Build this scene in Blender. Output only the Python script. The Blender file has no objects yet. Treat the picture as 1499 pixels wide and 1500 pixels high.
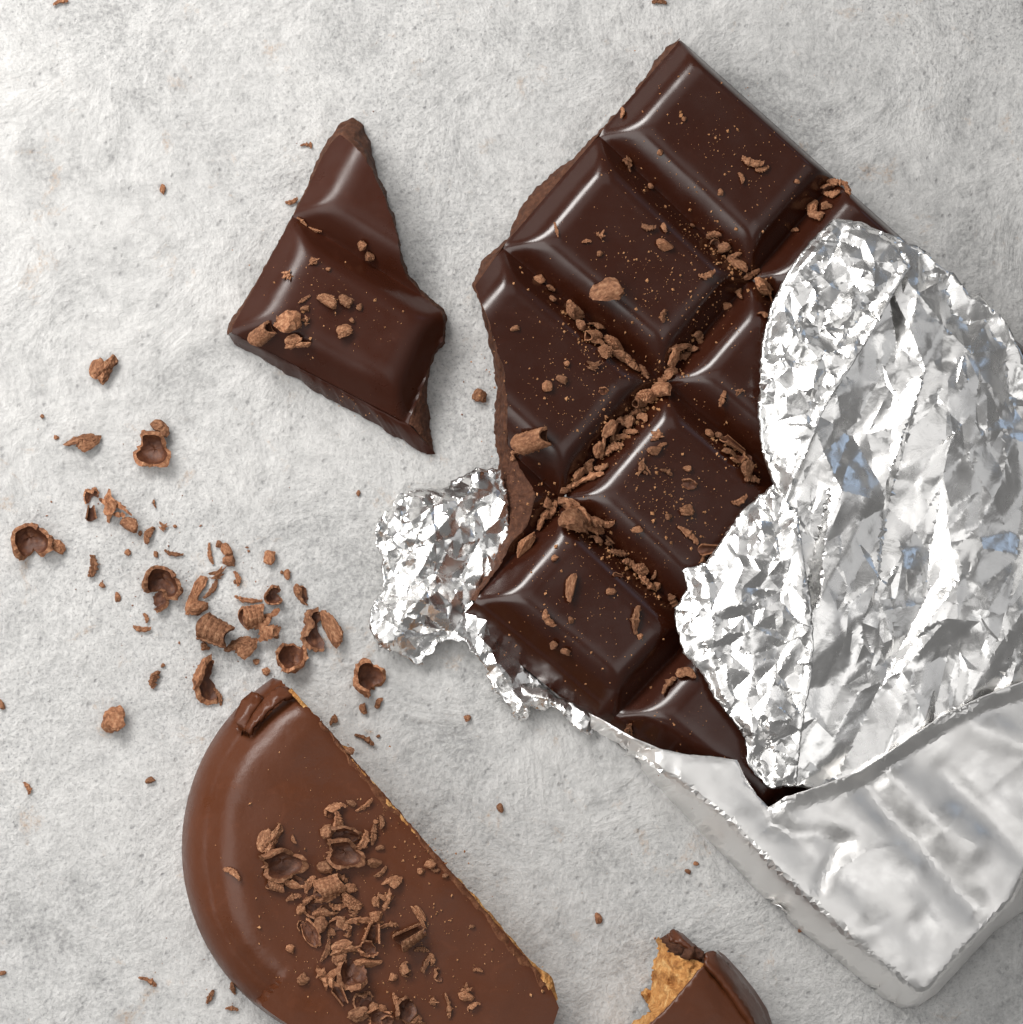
import bpy, bmesh, math, random
import numpy as np
from mathutils import Vector, Matrix, Euler
from mathutils.geometry import delaunay_2d_cdt

# ------------------------------------------------------------------ camera, world, lamps
S = 0.00012                      # one photo pixel at the stone is 0.12 mm
SC = bpy.context.scene
COL = SC.collection
DIST, TILT, AZ = 6000.0, math.radians(11), math.radians(212)
_d = Vector((math.sin(TILT)*math.cos(AZ), math.sin(TILT)*math.sin(AZ), math.cos(TILT)))
CAM = _d*DIST
_f = -_d
_r = _f.cross(Vector((0, 1, 0))).normalized()
_u = _r.cross(_f).normalized()
cd = bpy.data.cameras.new('camera')
cam = bpy.data.objects.new('camera', cd)
COL.objects.link(cam)
cd.sensor_fit = 'VERTICAL'
cd.sensor_height = 36
cd.lens = 36*DIST/1500
cd.clip_start, cd.clip_end = 0.02, 20
M4 = Matrix((_r, _u, -_f)).transposed().to_4x4()
M4.translation = CAM*S
cam.matrix_world = M4
SC.camera = cam

world = bpy.data.worlds.new("World")
SC.world = world
world.use_nodes = True
world.node_tree.nodes['Background'].inputs[0].default_value = (1.0, 0.985, 0.97, 1)
world.node_tree.nodes['Background'].inputs[1].default_value = 0.15

def area(name, loc, target, sx, sy, power, color):
    l = bpy.data.lights.new(name, 'AREA')
    l.shape = 'RECTANGLE'
    l.size, l.size_y, l.energy, l.color = sx, sy, power, color
    o = bpy.data.objects.new(name, l)
    COL.objects.link(o)
    o.location = loc
    o.rotation_euler = (Vector(target)-Vector(loc)).to_track_quat('-Z', 'Y').to_euler()
    return o
area('key_softbox', (-0.240, 0.232, 0.252), (0.0, 0.0, 0), 0.32, 0.10, 2.15, (1.0, 0.975, 0.945))
area('left_window', (-0.31, -0.13, 0.27), (0, 0, 0), 0.34, 0.34, 0.98, (1.0, 0.985, 0.96))
area('back_panel', (-0.05, 0.60, 0.88), (0, 0, 0), 0.80, 0.45, 0.72, (1.0, 0.985, 0.97))  # added fill panel, gives the foil something bright to mirror
area('right_panel', (0.74, 0.06, 0.84), (0, 0, 0), 0.60, 0.60, 0.42, (0.99, 0.99, 1.0))  # added soft fill from the right, lightens the foil facets
area('front_panel', (0.25, -0.27, 0.98), (0.06, -0.06, 0), 0.60, 0.42, 0.85, (1.0, 0.985, 0.97))  # added softbox, mirrored in the flat sleeve foil to brighten it
area('overhead_panel', (-0.33, 0.02, 0.98), (0, 0, 0), 0.50, 0.70, 0.75, (1.0, 0.985, 0.97))  # added high fill for foil facets that lean left
area('cool_fill', (0.66, 0.52, 0.42), (0, 0, 0), 0.25, 0.25, 0.12, (0.50, 0.70, 1.0))  # added bluish fill for cool foil reflections, not a real window
SC.view_settings.view_transform = 'Standard'
SC.view_settings.look = 'None'
SC.view_settings.exposure = 0.0
SC.view_settings.gamma = 1.0

# ------------------------------------------------------------------ helpers
def W(x, y, z=0.0):
    """photo pixel + height (pixel units) -> point in pixel units"""
    ray = _f*DIST + _r*(x-749.5) + _u*(750-y)
    return CAM + ray*((z-CAM.z)/ray.z)
def W2(pts, z):
    return [tuple(W(x, y, z)[:2]) for x, y in pts]

def table(seed):
    return np.random.RandomState(seed).rand(64, 64)*2-1
_tabs = {}
def vn(X, Y, seed):
    t = _tabs.setdefault(seed, table(seed))
    xi, yi = np.floor(X).astype(int), np.floor(Y).astype(int)
    fx, fy = X-xi, Y-yi
    fx, fy = fx*fx*(3-2*fx), fy*fy*(3-2*fy)
    g = lambda a, b: t[a % 64, b % 64]
    return (g(xi, yi)*(1-fx)+g(xi+1, yi)*fx)*(1-fy)+(g(xi, yi+1)*(1-fx)+g(xi+1, yi+1)*fx)*fy
def fbm(X, Y, size, seed, octv=3):
    r, a = 0, 1.0
    for k in range(octv):
        r = r+a*vn(X/size*2**k+k*7.3, Y/size*2**k+k*3.1, seed+k)
        a *= .5
    return r

def link(o, parent=None):
    COL.objects.link(o)
    if parent is not None:
        o.parent = parent
    return o
def tag(o, label=None, cat=None, group=None, kind=None):
    for k, v in (('label', label), ('category', cat), ('group', group), ('kind', kind)):
        if v:
            o[k] = v
    return o
def empty(name, loc_px, label, cat, group=None):
    o = bpy.data.objects.new(name, None)
    o.empty_display_size = 0.005
    o.location = Vector(loc_px)*S
    link(o)
    return tag(o, label, cat, group)
def mesh(name, verts, faces, mats, parent=None, origin=(0, 0, 0), smooth=True, sharp=None, midx=None):
    """verts in pixel units; origin = base of the thing in pixel units"""
    me = bpy.data.meshes.new(name)
    v = (np.asarray(verts, float)-np.asarray(origin, float))*S
    me.from_pydata(v.tolist(), [], [tuple(int(i) for i in f) for f in faces])
    for m in (mats if isinstance(mats, (list, tuple)) else [mats]):
        me.materials.append(m)
    bm = bmesh.new()
    bm.from_mesh(me)
    for i, f in enumerate(bm.faces):
        f.smooth = smooth
    if sharp is not None:
        for e in bm.edges:
            if len(e.link_faces) == 2 and e.calc_face_angle(0) > sharp:
                e.smooth = False
    bm.to_mesh(me)
    bm.free()
    if midx is not None:
        me.polygons.foreach_set('material_index', midx)
    o = bpy.data.objects.new(name, me)
    if parent is None:
        o.location = Vector(origin)*S
    return link(o, parent)

def resample(pl, step, closed=False):
    p = [np.array(q, float) for q in pl]
    if closed:
        p.append(p[0])
    out = []
    for a, b in zip(p[:-1], p[1:]):
        n = max(1, int(round(np.linalg.norm(b-a)/step)))
        out += [a+(b-a)*k/n for k in range(n)]
    if not closed:
        out.append(p[-1])
    return np.array(out)
def resample_n(pl, n):
    p = np.array(pl, float)
    s = np.r_[0, np.cumsum(np.linalg.norm(np.diff(p[:, :2], axis=0), axis=1))]
    t = np.linspace(0, s[-1], n)
    return np.stack([np.interp(t, s, p[:, k]) for k in range(p.shape[1])], 1)
def inside(P, poly):
    x, y = P[:, 0], P[:, 1]
    r = np.zeros(len(P), bool)
    q = np.asarray(poly)
    for (x1, y1), (x2, y2) in zip(q, np.roll(q, -1, 0)):
        if y1 == y2:
            continue
        c = ((y1 > y) != (y2 > y)) & (x < (x2-x1)*(y-y1)/(y2-y1)+x1)
        r ^= c
    return r
def bdist(P, poly):
    q = np.asarray(poly)
    d = np.full(len(P), 1e9)
    for a, b in zip(q, np.roll(q, -1, 0)):
        ab = b-a
        t = np.clip(((P-a)@ab)/max(1e-9, ab@ab), 0, 1)
        d = np.minimum(d, np.linalg.norm(P-a-t[:, None]*ab, axis=1))
    return d
def hexpts(poly, sp, jit=0.0, rng=None):
    q = np.asarray(poly)
    lo, hi = q.min(0), q.max(0)
    ys = np.arange(lo[1], hi[1], sp*.866)
    pts = []
    for k, y in enumerate(ys):
        xs = np.arange(lo[0]+(k % 2)*sp/2, hi[0], sp)
        pts.append(np.stack([xs, np.full(len(xs), y)], 1))
    P = np.concatenate(pts)
    if jit:
        P = P+(rng.rand(*P.shape)-.5)*jit*sp
    return P[inside(P, poly)]
def cdt(bound, pts, extra_edges=()):
    """bound: closed loop; pts interior. -> (verts2d, tris, boundary loop)"""
    nb = len(bound)
    allp = [Vector(p) for p in np.concatenate([bound, pts]) if True] if len(pts) else [Vector(p) for p in bound]
    v, e, f, *_ = delaunay_2d_cdt(allp, [], [list(range(nb))], 1, 1e-5)
    V = np.array([tuple(p) for p in v])
    tris = []
    for t in f:
        t = list(t)
        a, b, c = V[t[0]], V[t[1]], V[t[2]]
        if (b[0]-a[0])*(c[1]-a[1])-(b[1]-a[1])*(c[0]-a[0]) < 0:
            t.reverse()
        tris.append(t)
    cnt = {}
    for t in tris:
        for i in range(3):
            cnt[(t[i], t[(i+1) % 3])] = 1
    bed = [ed for ed in cnt if (ed[1], ed[0]) not in cnt]
    return V, tris, bed
class Tin:
    """piecewise linear height through scattered points"""
    def __init__(self, P, z):
        v, e, f, ov, *_ = delaunay_2d_cdt([Vector(p[:2]) for p in P], [], [], 0, 1e-6)
        self.V = np.array([tuple(p) for p in v])
        self.z = np.array([z[o[0]] for o in ov])
        self.f, self.e = [tuple(t) for t in f], [tuple(t) for t in e]
    def __call__(self, X):
        X = np.asarray(X, float)
        out = np.zeros(len(X))
        done = np.zeros(len(X), bool)
        for t in self.f:
            a, b, c = self.V[list(t)]
            lo, hi = np.minimum(np.minimum(a, b), c)-.01, np.maximum(np.maximum(a, b), c)+.01
            m = np.where(~done & (X[:, 0] >= lo[0]) & (X[:, 0] <= hi[0]) & (X[:, 1] >= lo[1]) & (X[:, 1] <= hi[1]))[0]
            if not len(m):
                continue
            d = (b[0]-a[0])*(c[1]-a[1])-(b[1]-a[1])*(c[0]-a[0])
            if abs(d) < 1e-9:
                continue
            p = X[m]-a
            w1 = (p[:, 0]*(c[1]-a[1])-p[:, 1]*(c[0]-a[0]))/d
            w2 = ((b[0]-a[0])*p[:, 1]-(b[1]-a[1])*p[:, 0])/d
            k = (w1 > -1e-4) & (w2 > -1e-4) & (w1+w2 < 1+1e-4)
            i = m[k]
            za, zb, zc = self.z[list(t)]
            out[i] = za+w1[k]*(zb-za)+w2[k]*(zc-za)
            done[i] = True
        bad = np.where(~done)[0]
        for i in bad:
            out[i] = self.z[np.argmin(((self.V-X[i])**2).sum(1))]
        return out
    def edge_points(self, step):
        P = []
        for a, b in self.e:
            n = int(np.linalg.norm(self.V[a]-self.V[b])/step)
            for k in range(1, n):
                P.append(self.V[a]+(self.V[b]-self.V[a])*k/n)
        return np.array(P)
def smin(a, b, k):
    h = np.maximum(k-np.abs(a-b), 0)/k
    return np.minimum(a, b)-h*h*k*.25
def line(p, q, z, toward):
    a, b = np.array(W(*p, z)[:2]), np.array(W(*q, z)[:2])
    t = (b-a)/np.linalg.norm(b-a)
    n = np.array([-t[1], t[0]])
    c = np.array(W(*toward, z)[:2])
    if (c-a)@n < 0:
        n = -n
    return a, n
def on_surface(x, y, hf, z0=60.0):
    z = z0
    for _ in range(14):
        p = W(x, y, z)
        z = .5*z+.5*float(hf(np.array([[p.x, p.y]]))[0])
    p = W(x, y, z)
    return np.array([p.x, p.y, z])

# ------------------------------------------------------------------ materials
def mat(name):
    m = bpy.data.materials.new(name)
    m.use_nodes = True
    nt = m.node_tree
    return m, nt, nt.nodes['Principled BSDF']
def nd(nt, typ, **kw):
    n = nt.nodes.new(typ)
    for k, v in kw.items():
        if k in n.inputs:
            n.inputs[k].default_value = v
        else:
            setattr(n, k, v)
    return n
def noise(nt, co, scale, detail=3, rough=.55, dist=0.0):
    n = nd(nt, 'ShaderNodeTexNoise')
    n.inputs['Scale'].default_value = scale
    n.inputs['Detail'].default_value = detail
    n.inputs['Roughness'].default_value = rough
    n.inputs['Distortion'].default_value = dist
    nt.links.new(co, n.inputs['Vector'])
    return n.outputs['Fac']
def ramp(nt, fac, stops):
    n = nd(nt, 'ShaderNodeValToRGB')
    e = n.color_ramp.elements
    while len(e) < len(stops):
        e.new(.5)
    for i, (p, c) in enumerate(stops):
        e[i].position = p
        e[i].color = (*c, 1) if not isinstance(c, (int, float)) else (c, c, c, 1)
    nt.links.new(fac, n.inputs['Fac'])
    return n.outputs['Color']
def mixc(nt, fac, a, b, mode='MIX'):
    n = nd(nt, 'ShaderNodeMix', data_type='RGBA', blend_type=mode)
    for sock, v in ((n.inputs[0], fac), (n.inputs[6], a), (n.inputs[7], b)):
        if hasattr(v, 'node'):
            nt.links.new(v, sock)
        elif isinstance(v, (int, float)):
            sock.default_value = v
        else:
            sock.default_value = (*v, 1)
    return n.outputs[2]
def math_(nt, op, a, b):
    n = nd(nt, 'ShaderNodeMath', operation=op)
    for i, v in enumerate((a, b)):
        if hasattr(v, 'node'):
            nt.links.new(v, n.inputs[i])
        else:
            n.inputs[i].default_value = v
    return n.outputs[0]
def bump(nt, bsdf, h, strength, dist):
    n = nd(nt, 'ShaderNodeBump')
    n.inputs['Strength'].default_value = strength
    n.inputs['Distance'].default_value = dist
    nt.links.new(h, n.inputs['Height'])
    nt.links.new(n.outputs['Normal'], bsdf.inputs['Normal'])
def coords(nt):
    return nd(nt, 'ShaderNodeTexCoord').outputs['Object']

def mat_stone():
    m, nt, b = mat('rough_grey_stone')
    co = coords(nt)
    fine, mid = noise(nt, co, 1150, 6, .68, .05), noise(nt, co, 300, 5, .62, .15)
    big, huge = noise(nt, co, 48, 5, .62, .6), noise(nt, co, 13, 3, .55)
    rust, grit = noise(nt, co, 105, 7, .72, .6), noise(nt, co, 2000, 3, .6)
    v = nd(nt, 'ShaderNodeTexVoronoi')
    v.inputs['Scale'].default_value = 520
    nt.links.new(co, v.inputs['Vector'])
    c = ramp(nt, big, [(.32, (.40, .398, .392)), (.48, (.55, .547, .54)), (.64, (.665, .658, .645))])
    c = mixc(nt, .45, c, ramp(nt, mid, [(.28, (.29, .29, .29)), (.48, (.55, .55, .545)), (.68, (.74, .735, .725))]))
    zone = ramp(nt, huge, [(.40, 1.0), (.62, .15)])
    c = mixc(nt, math_(nt, 'ADD', .13, math_(nt, 'MULTIPLY', zone, .26)), c, ramp(nt, fine, [(.30, (.19, .195, .21)), (.48, (.55, .55, .545)), (.66, (.80, .795, .785))]))
    pores = ramp(nt, grit, [(.32, 1.0), (.45, 0.0)])
    c = mixc(nt, math_(nt, 'MULTIPLY', math_(nt, 'MULTIPLY', pores, zone), .6), c, (.16, .165, .18))
    pit = math_(nt, 'MULTIPLY', ramp(nt, v.outputs['Distance'], [(.10, 1.0), (.26, 0.0)]), ramp(nt, mid, [(.42, 1.0), (.54, 0.0)]))
    c = mixc(nt, math_(nt, 'MULTIPLY', pit, .28), c, (.15, .15, .16))
    patch = math_(nt, 'MULTIPLY', ramp(nt, big, [(.34, 1.0), (.46, 0.0)]), ramp(nt, fine, [(.42, 1.0), (.55, .1)]))
    c = mixc(nt, math_(nt, 'MULTIPLY', patch, .6), c, (.315, .315, .315))
    rmask = math_(nt, 'MULTIPLY', ramp(nt, rust, [(.595, 0.0), (.68, 1.0)]), ramp(nt, fine, [(.40, .0), (.6, 1.0)]))
    c = mixc(nt, math_(nt, 'MULTIPLY', rmask, .60), c, (.38, .23, .12))
    chalk = ramp(nt, noise(nt, co, 150, 4, .6, 1.0), [(.60, 0.0), (.72, 1.0)])
    c = mixc(nt, math_(nt, 'MULTIPLY', chalk, .35), c, (.74, .735, .725))
    c = mixc(nt, 1.0, c, (.875, .874, .872), 'MULTIPLY')
    nt.links.new(c, b.inputs['Base Color'])
    b.inputs['Roughness'].default_value = .9
    b.inputs['Specular IOR Level'].default_value = .2
    h = math_(nt, 'ADD', math_(nt, 'MULTIPLY', fine, math_(nt, 'ADD', .38, math_(nt, 'MULTIPLY', zone, .40))), math_(nt, 'ADD', math_(nt, 'MULTIPLY', mid, 1.0), math_(nt, 'ADD', math_(nt, 'MULTIPLY', big, 4.6), math_(nt, 'SUBTRACT', math_(nt, 'MULTIPLY', grit, .15), math_(nt, 'MULTIPLY', pit, .35)))))
    bump(nt, b, h, .47, .0011)
    return m
def mat_choc(name, col, rough, bumpamt, spec=.4):
    m, nt, b = mat(name)
    co = coords(nt)
    n1, n2, n3_ = noise(nt, co, 70, 3), noise(nt, co, 900, 3), noise(nt, co, 190, 6, .7, .8)
    c = mixc(nt, n1, tuple(v*.86 for v in col), tuple(v*1.14 for v in col))
    bloom = ramp(nt, n3_, [(.56, 0.0), (.75, 1.0)])
    c = mixc(nt, math_(nt, 'MULTIPLY', bloom, .30), c, tuple(min(1, v*1.8+.003) for v in col))
    nt.links.new(c, b.inputs['Base Color'])
    st = nd(nt, 'ShaderNodeMapping')
    st.inputs['Scale'].default_value = (1, .12, 1)
    st.inputs['Rotation'].default_value = (0, 0, .9)
    nt.links.new(co, st.inputs['Vector'])
    scuff = ramp(nt, noise(nt, st.outputs['Vector'], 1500, 3, .6), [(.55, 0.0), (.72, 1.0)])
    r0 = ramp(nt, noise(nt, co, 150, 5, .65), [(.3, rough*.8), (.7, rough*1.35)])
    nt.links.new(math_(nt, 'ADD', r0, math_(nt, 'MULTIPLY', math_(nt, 'MULTIPLY', scuff, bloom), .14)), b.inputs['Roughness'])
    b.inputs['Specular IOR Level'].default_value = spec
    bump(nt, b, math_(nt, 'ADD', math_(nt, 'MULTIPLY', n2, .16), n1), bumpamt, .0006)
    return m
def mat_rough(name, cols, scale, bumpd, var=.0, ridge=0.0, rough=.75):
    m, nt, b = mat(name)
    co = coords(nt)
    n1, n2 = noise(nt, co, scale, 5, .65), noise(nt, co, scale*3.1, 4, .6)
    c = ramp(nt, n1, [(.3, cols[0]), (.5, cols[1]), (.72, cols[2])])
    if var:
        r = nd(nt, 'ShaderNodeObjectInfo').outputs['Random']
        k = math_(nt, 'ADD', math_(nt, 'MULTIPLY', r, var), 1-var*.6)
        n = nd(nt, 'ShaderNodeVectorMath', operation='SCALE')
        nt.links.new(c, n.inputs[0])
        nt.links.new(k, n.inputs['Scale'])
        c = n.outputs[0]
    nt.links.new(c, b.inputs['Base Color'])
    b.inputs['Roughness'].default_value = rough
    b.inputs['Specular IOR Level'].default_value = .3
    bump(nt, b, math_(nt, 'ADD', n1, math_(nt, 'MULTIPLY', n2, .5)), .9, bumpd)
    return m
def mat_foil(name, rough, bumps, col=(.90, .895, .885)):
    m, nt, b = mat(name)
    co = coords(nt)
    b.inputs['Metallic'].default_value = 1
    b.inputs['Base Color'].default_value = (*col, 1)
    nt.links.new(ramp(nt, noise(nt, co, 160, 4, .6), [(.3, rough*.7), (.7, rough*1.3)]), b.inputs['Roughness'])
    v = nd(nt, 'ShaderNodeTexVoronoi')
    v.inputs['Scale'].default_value = 330
    nt.links.new(co, v.inputs['Vector'])
    n2 = noise(nt, co, 240, 4, .55, .6)
    h = math_(nt, 'ADD', math_(nt, 'MULTIPLY', v.outputs['Distance'], .35), math_(nt, 'MULTIPLY', n2, 1.0))
    bump(nt, b, h, bumps, .0007)
    return m
STONE = mat_stone()
DARK = mat_choc('dark_chocolate', (.029, .0066, .0026), .21, .07, .58)
MATT = mat_choc('dark_chocolate_satin', (.038, .0092, .0039), .30, .10, .36)
MILK = mat_choc('milk_chocolate', (.084, .0245, .0088), .33, .55, .30)
FRACT = mat_rough('snapped_chocolate', [(.040, .015, .0075), (.075, .027, .013), (.13, .055, .028)], 900, .0004)
CRUMB = mat_rough('cocoa_shaving', [(.10, .039, .019), (.28, .122, .060), (.50, .275, .155)], 6.5, .00022, .55)
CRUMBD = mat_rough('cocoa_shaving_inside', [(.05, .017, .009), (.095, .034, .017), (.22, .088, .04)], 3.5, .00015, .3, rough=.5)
TAN = mat_rough('cocoa_dust', [(.20, .085, .035), (.36, .17, .075), (.5, .27, .13)], 900, .0002)
MILKF = mat_rough('snapped_milk_chocolate', [(.075, .024, .009), (.125, .043, .017), (.20, .085, .038)], 800, .0004)
BISC = mat_rough('golden_biscuit', [(.22, .078, .017), (.52, .245, .075), (.74, .47, .20)], 520, .0012)
FOIL = mat_foil('aluminium_foil', .25, .12, (.955, .95, .94))
FOILS = mat_foil('satin_foil', .40, .05, (.955, .945, .93))

# ------------------------------------------------------------------ the stone
g = 14
vs, fs = [], []
ext = 5200
for j in range(g+1):
    for i in range(g+1):
        vs.append((-ext+2*ext*i/g, -ext+2*ext*j/g, 0))
for j in range(g):
    for i in range(g):
        a = j*(g+1)+i
        fs.append((a, a+1, a+g+2, a+g+1))
tag(mesh('stone_surface', vs, fs, STONE), 'rough light grey stone surface under everything', None, None, 'structure')

# ------------------------------------------------------------------ dark chocolate bar
GZ, HC = 40.0, 44.0
VL = [line((997, 58), (1315, 343), GZ, (900, 500)), line((883, 203), (1097, 405), GZ, (900, 500)),
      line((736, 362), (968, 556), GZ, (800, 700)), line((818, 726), (1025, 919), GZ, (800, 1000)),
      line((696, 880), (902, 1048), GZ, (700, 1100))]
UL = [line((997, 58), (736, 362), GZ, (1100, 500)), line((1222, 265), (696, 880), GZ, (1100, 700)),
      line((1025, 919), (902, 1050), GZ, (1200, 900)), line((1230, 1098), (1107, 1229), GZ, (1400, 1100)),
      line((1435, 1277), (1312, 1408), GZ, (1500, 1500))]
def ramp_h(d, slope, hc):
    return smin(slope*(np.sqrt(d*d+1.5)-1.2), np.full_like(d, hc), 24.0)
def hf_bar(P):
    P = np.asarray(P, float)
    dv = np.min([np.abs((P-a)@n)*(2.1 if k == 0 else 1) for k, (a, n) in enumerate(VL)], 0)
    du = np.min([np.abs((P-a)@n) for a, n in UL], 0)
    h = smin(ramp_h(du, 1.16, HC), ramp_h(dv, 1.14, HC), 14.0)
    return GZ+h+.7*fbm(P[:, 0], P[:, 1], 75, 5, 2)*np.clip(h/HC, 0, 1)
def clip(poly, a, n):
    out = []
    for p, q in zip(poly, poly[1:]+poly[:1]):
        dp, dq = (np.array(p)-a)@n, (np.array(q)-a)@n
        if dp >= 0:
            out.append(p)
        if (dp < 0) != (dq < 0):
            t = dp/(dp-dq)
            out.append(tuple(np.array(p)+(np.array(q)-np.array(p))*t))
    return out
bar_T = [(995, 59), (940, 127), (880, 201), (808, 273), (736, 358), (696, 419), (710, 454), (722, 490), (737, 535), (744, 586),
         (741, 616), (747, 652), (761, 685), (779, 712), (785, 730), (781, 754), (768, 776), (752, 796), (735, 822), (713, 855), (697, 880)]
random.seed(4)
def ragged(pl, amp, step, seed, keep=()):
    q = resample(pl, step)
    rn = np.random.RandomState(seed)
    k = rn.randn(*q.shape)*amp*.5
    ar_ = np.arange(len(q))*step
    k = k+np.stack([fbm(ar_, np.zeros(len(q)), 22, seed+50, 3), fbm(ar_, np.zeros(len(q))+9, 22, seed+60, 3)], 1)*amp*2.3
    k[0] = k[-1] = 0
    return q+k
T_img = np.concatenate([resample(bar_T[:5], 9), ragged(bar_T[5:], .9, 5, 1)])
T_surf = np.array([on_surface(x, y, hf_bar) for x, y in T_img])
nL = len(resample(bar_T[:5], 9))
for i_ in range(nL):                          # left mould edge lies exactly on its line
    a_, n_ = UL[0]
    T_surf[i_, :2] -= n_*((T_surf[i_, :2]-a_)@n_)
    T_surf[i_, 2] = GZ
a_, n_ = VL[4]
T_surf[-1, :2] -= n_*((T_surf[-1, :2]-a_)@n_)
far = [on_surface(1312, 1408, hf_bar, 40)[:2], on_surface(1435, 1277, hf_bar, 40)[:2]]
corner_v4 = W2([(1312, 1386)], GZ)[0]
# lower-left mould edge (V4) and upper-right mould edge (V0) close the outline under the foil
def isect(l1, l2):
    A = np.array([l1[1], l2[1]])
    return np.linalg.solve(A, np.array([l1[0]@l1[1], l2[0]@l2[1]]))
c_end_low, c_end_top = isect(VL[4], UL[4]), isect(VL[0], UL[4])
c_top = isect(VL[0], UL[0])
bar_poly = [tuple(p[:2]) for p in T_surf[1:]]+[tuple(c_end_low), tuple(c_end_top), tuple(c_top)]
base = W(980, 640, 0)
BO = (base.x, base.y, 0)
bar = empty('chocolate_bar', BO, 'large dark chocolate bar with bitten side, half unwrapped from silver foil', 'chocolate bar')
def wall_mesh(V2, z, tris, bed, push, zlow, only=None):
    """adds skirt below boundary edges; push(p)->outward offset or None"""
    verts = [(*p, h) for p, h in zip(V2, z)]
    faces = [tuple(t) for t in tris]
    idx = {}
    def low(i, lvl):
        if (i, lvl) not in idx:
            p = np.array(V2[i])
            off = push(p)
            k = (.12, 1.0)[lvl]
            zz = (z[i]-3.0, zlow)[lvl]
            idx[(i, lvl)] = len(verts)
            verts.append((*(p+off*k), zz))
        return idx[(i, lvl)]
    for a, b in bed:
        if only is not None and not (only(V2[a]) and only(V2[b])):
            continue
        faces.append((b, a, low(a, 0), low(b, 0)))
        faces.append((low(b, 0), low(a, 0), low(a, 1), low(b, 1)))
    return verts, faces
def bar_push(p):
    o = np.zeros(2)
    a, n = VL[4]
    if abs((p-a)@n) < 1.0:
        o = o+n*25
    a, n = VL[0]
    if abs((p-a)@n) < 1.0:
        o = o-n*7
    return o
for r in range(4):
    for c in range(4):
        poly = clip(clip(clip(clip(bar_poly, *VL[r]), VL[r+1][0], -VL[r+1][1]), *UL[c]), UL[c+1][0], -UL[c+1][1])
        if len(poly) < 3:
            continue
        q = np.array(poly)
        ar = .5*abs(np.sum(q[:, 0]*np.roll(q[:, 1], -1)-q[:, 1]*np.roll(q[:, 0], -1)))
        if ar < 400:
            continue
        hidden = c == 3 or (c == 2 and r < 2)
        sp = 9 if hidden else 3.4
        bd = resample(poly, sp, True)
        keep = [bd[0]]
        for p in bd[1:]:
            if np.linalg.norm(p-keep[-1]) > .8:
                keep.append(p)
        bd = np.array(keep)
        pts = hexpts(bd, sp)
        pts = pts[bdist(pts, bd) > sp*.55]
        V2, tris, bed = cdt(bd, pts)
        vv, ff = wall_mesh(V2, hf_bar(V2), tris, bed, bar_push, 5.0, lambda p: np.linalg.norm(bar_push(np.array(p))) > 0)
        o = mesh('chocolate_square', vv, ff, DARK, bar, BO, True, math.radians(42))
        if (r, c) == (2, 0):
            o['label'] = 'square with its outer corner bitten away'

def loft(name, A, B, rows, mats, parent, origin, rough=2.0, bulge=0.0, seed=1, n=None, sharp=None):
    """A, B: Nx3 polylines (pixel units)"""
    if n is None:
        n = max(8, int(np.linalg.norm(np.diff(A, axis=0), axis=1).sum()/2.4))
    A, B = resample_n(A, n), resample_n(B, n)
    rn = np.random.RandomState(seed)
    dr = A-B
    dr[:, 2] = 0
    wid = float(np.linalg.norm(A-B, axis=1).mean())
    dr /= np.maximum(np.linalg.norm(dr, axis=1), 1e-6)[:, None]
    vs = (A+dr*4-np.array([0, 0, 7.0])).tolist()       # tucked under the rim
    for j in range(rows+1):
        t = j/rows
        P = A*(1-t)+B*t
        P[:, 2] += bulge*math.sin(math.pi*t)
        if 0 < j:
            amp = rough*(1 if j < rows else .5)
            P = P+np.stack([fbm(np.arange(n)*2.4, np.full(n, j*wid/rows), 12, seed+k*5, 4) for k in range(3)], 1)*amp
            P[:, 2] = np.maximum(P[:, 2], .4)
        vs += P.tolist()
    fs = []
    for j in range(rows+1):
        for i in range(n-1):
            a = j*n+i
            fs.append((a, a+1, a+n+1, a+n))
    nrm = 0
    for f in fs[::7]:
        p = [np.array(vs[i]) for i in f]
        nrm += np.cross(p[1]-p[0], p[3]-p[0])[2]
    if nrm < 0:
        fs = [tuple(reversed(f)) for f in fs]
    return mesh(name, vs, fs, mats, parent, origin, True, sharp)
# snapped faces of the bar
O1 = [(996, 57), (975, 72), (957, 92), (951, 108), (940, 122), (909, 158), (874, 197), (845, 225), (819, 247), (790, 272), (776, 286), (762, 302),
      (754, 318), (747, 345), (723, 363), (705, 386), (692, 417)]
A1 = T_surf[:nL+1]
B1 = np.array([tuple(W(x, y, 9)) for x, y in ragged(O1, 1.1, 4, 3)])
loft('broken_edge', A1+np.array([0, 0, -.4]), B1, 7, FRACT, bar, BO, 2.2, 2, 11)
O2 = [(692, 417), (699, 433), (709, 460), (718, 499), (724, 544), (728, 595), (726, 634), (730, 670), (729, 715), (726, 760), (727, 790), (723, 811), (711, 842), (690, 878)]
A2 = T_surf[nL-1:]
B2 = np.array([tuple(W(x, y, 6)) for x, y in ragged(O2, .9, 4, 8)])
loft('broken_edge', A2+np.array([0, 0, -.4]), B2, 14, FRACT, bar, BO, 2.0, 3, 21)

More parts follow.
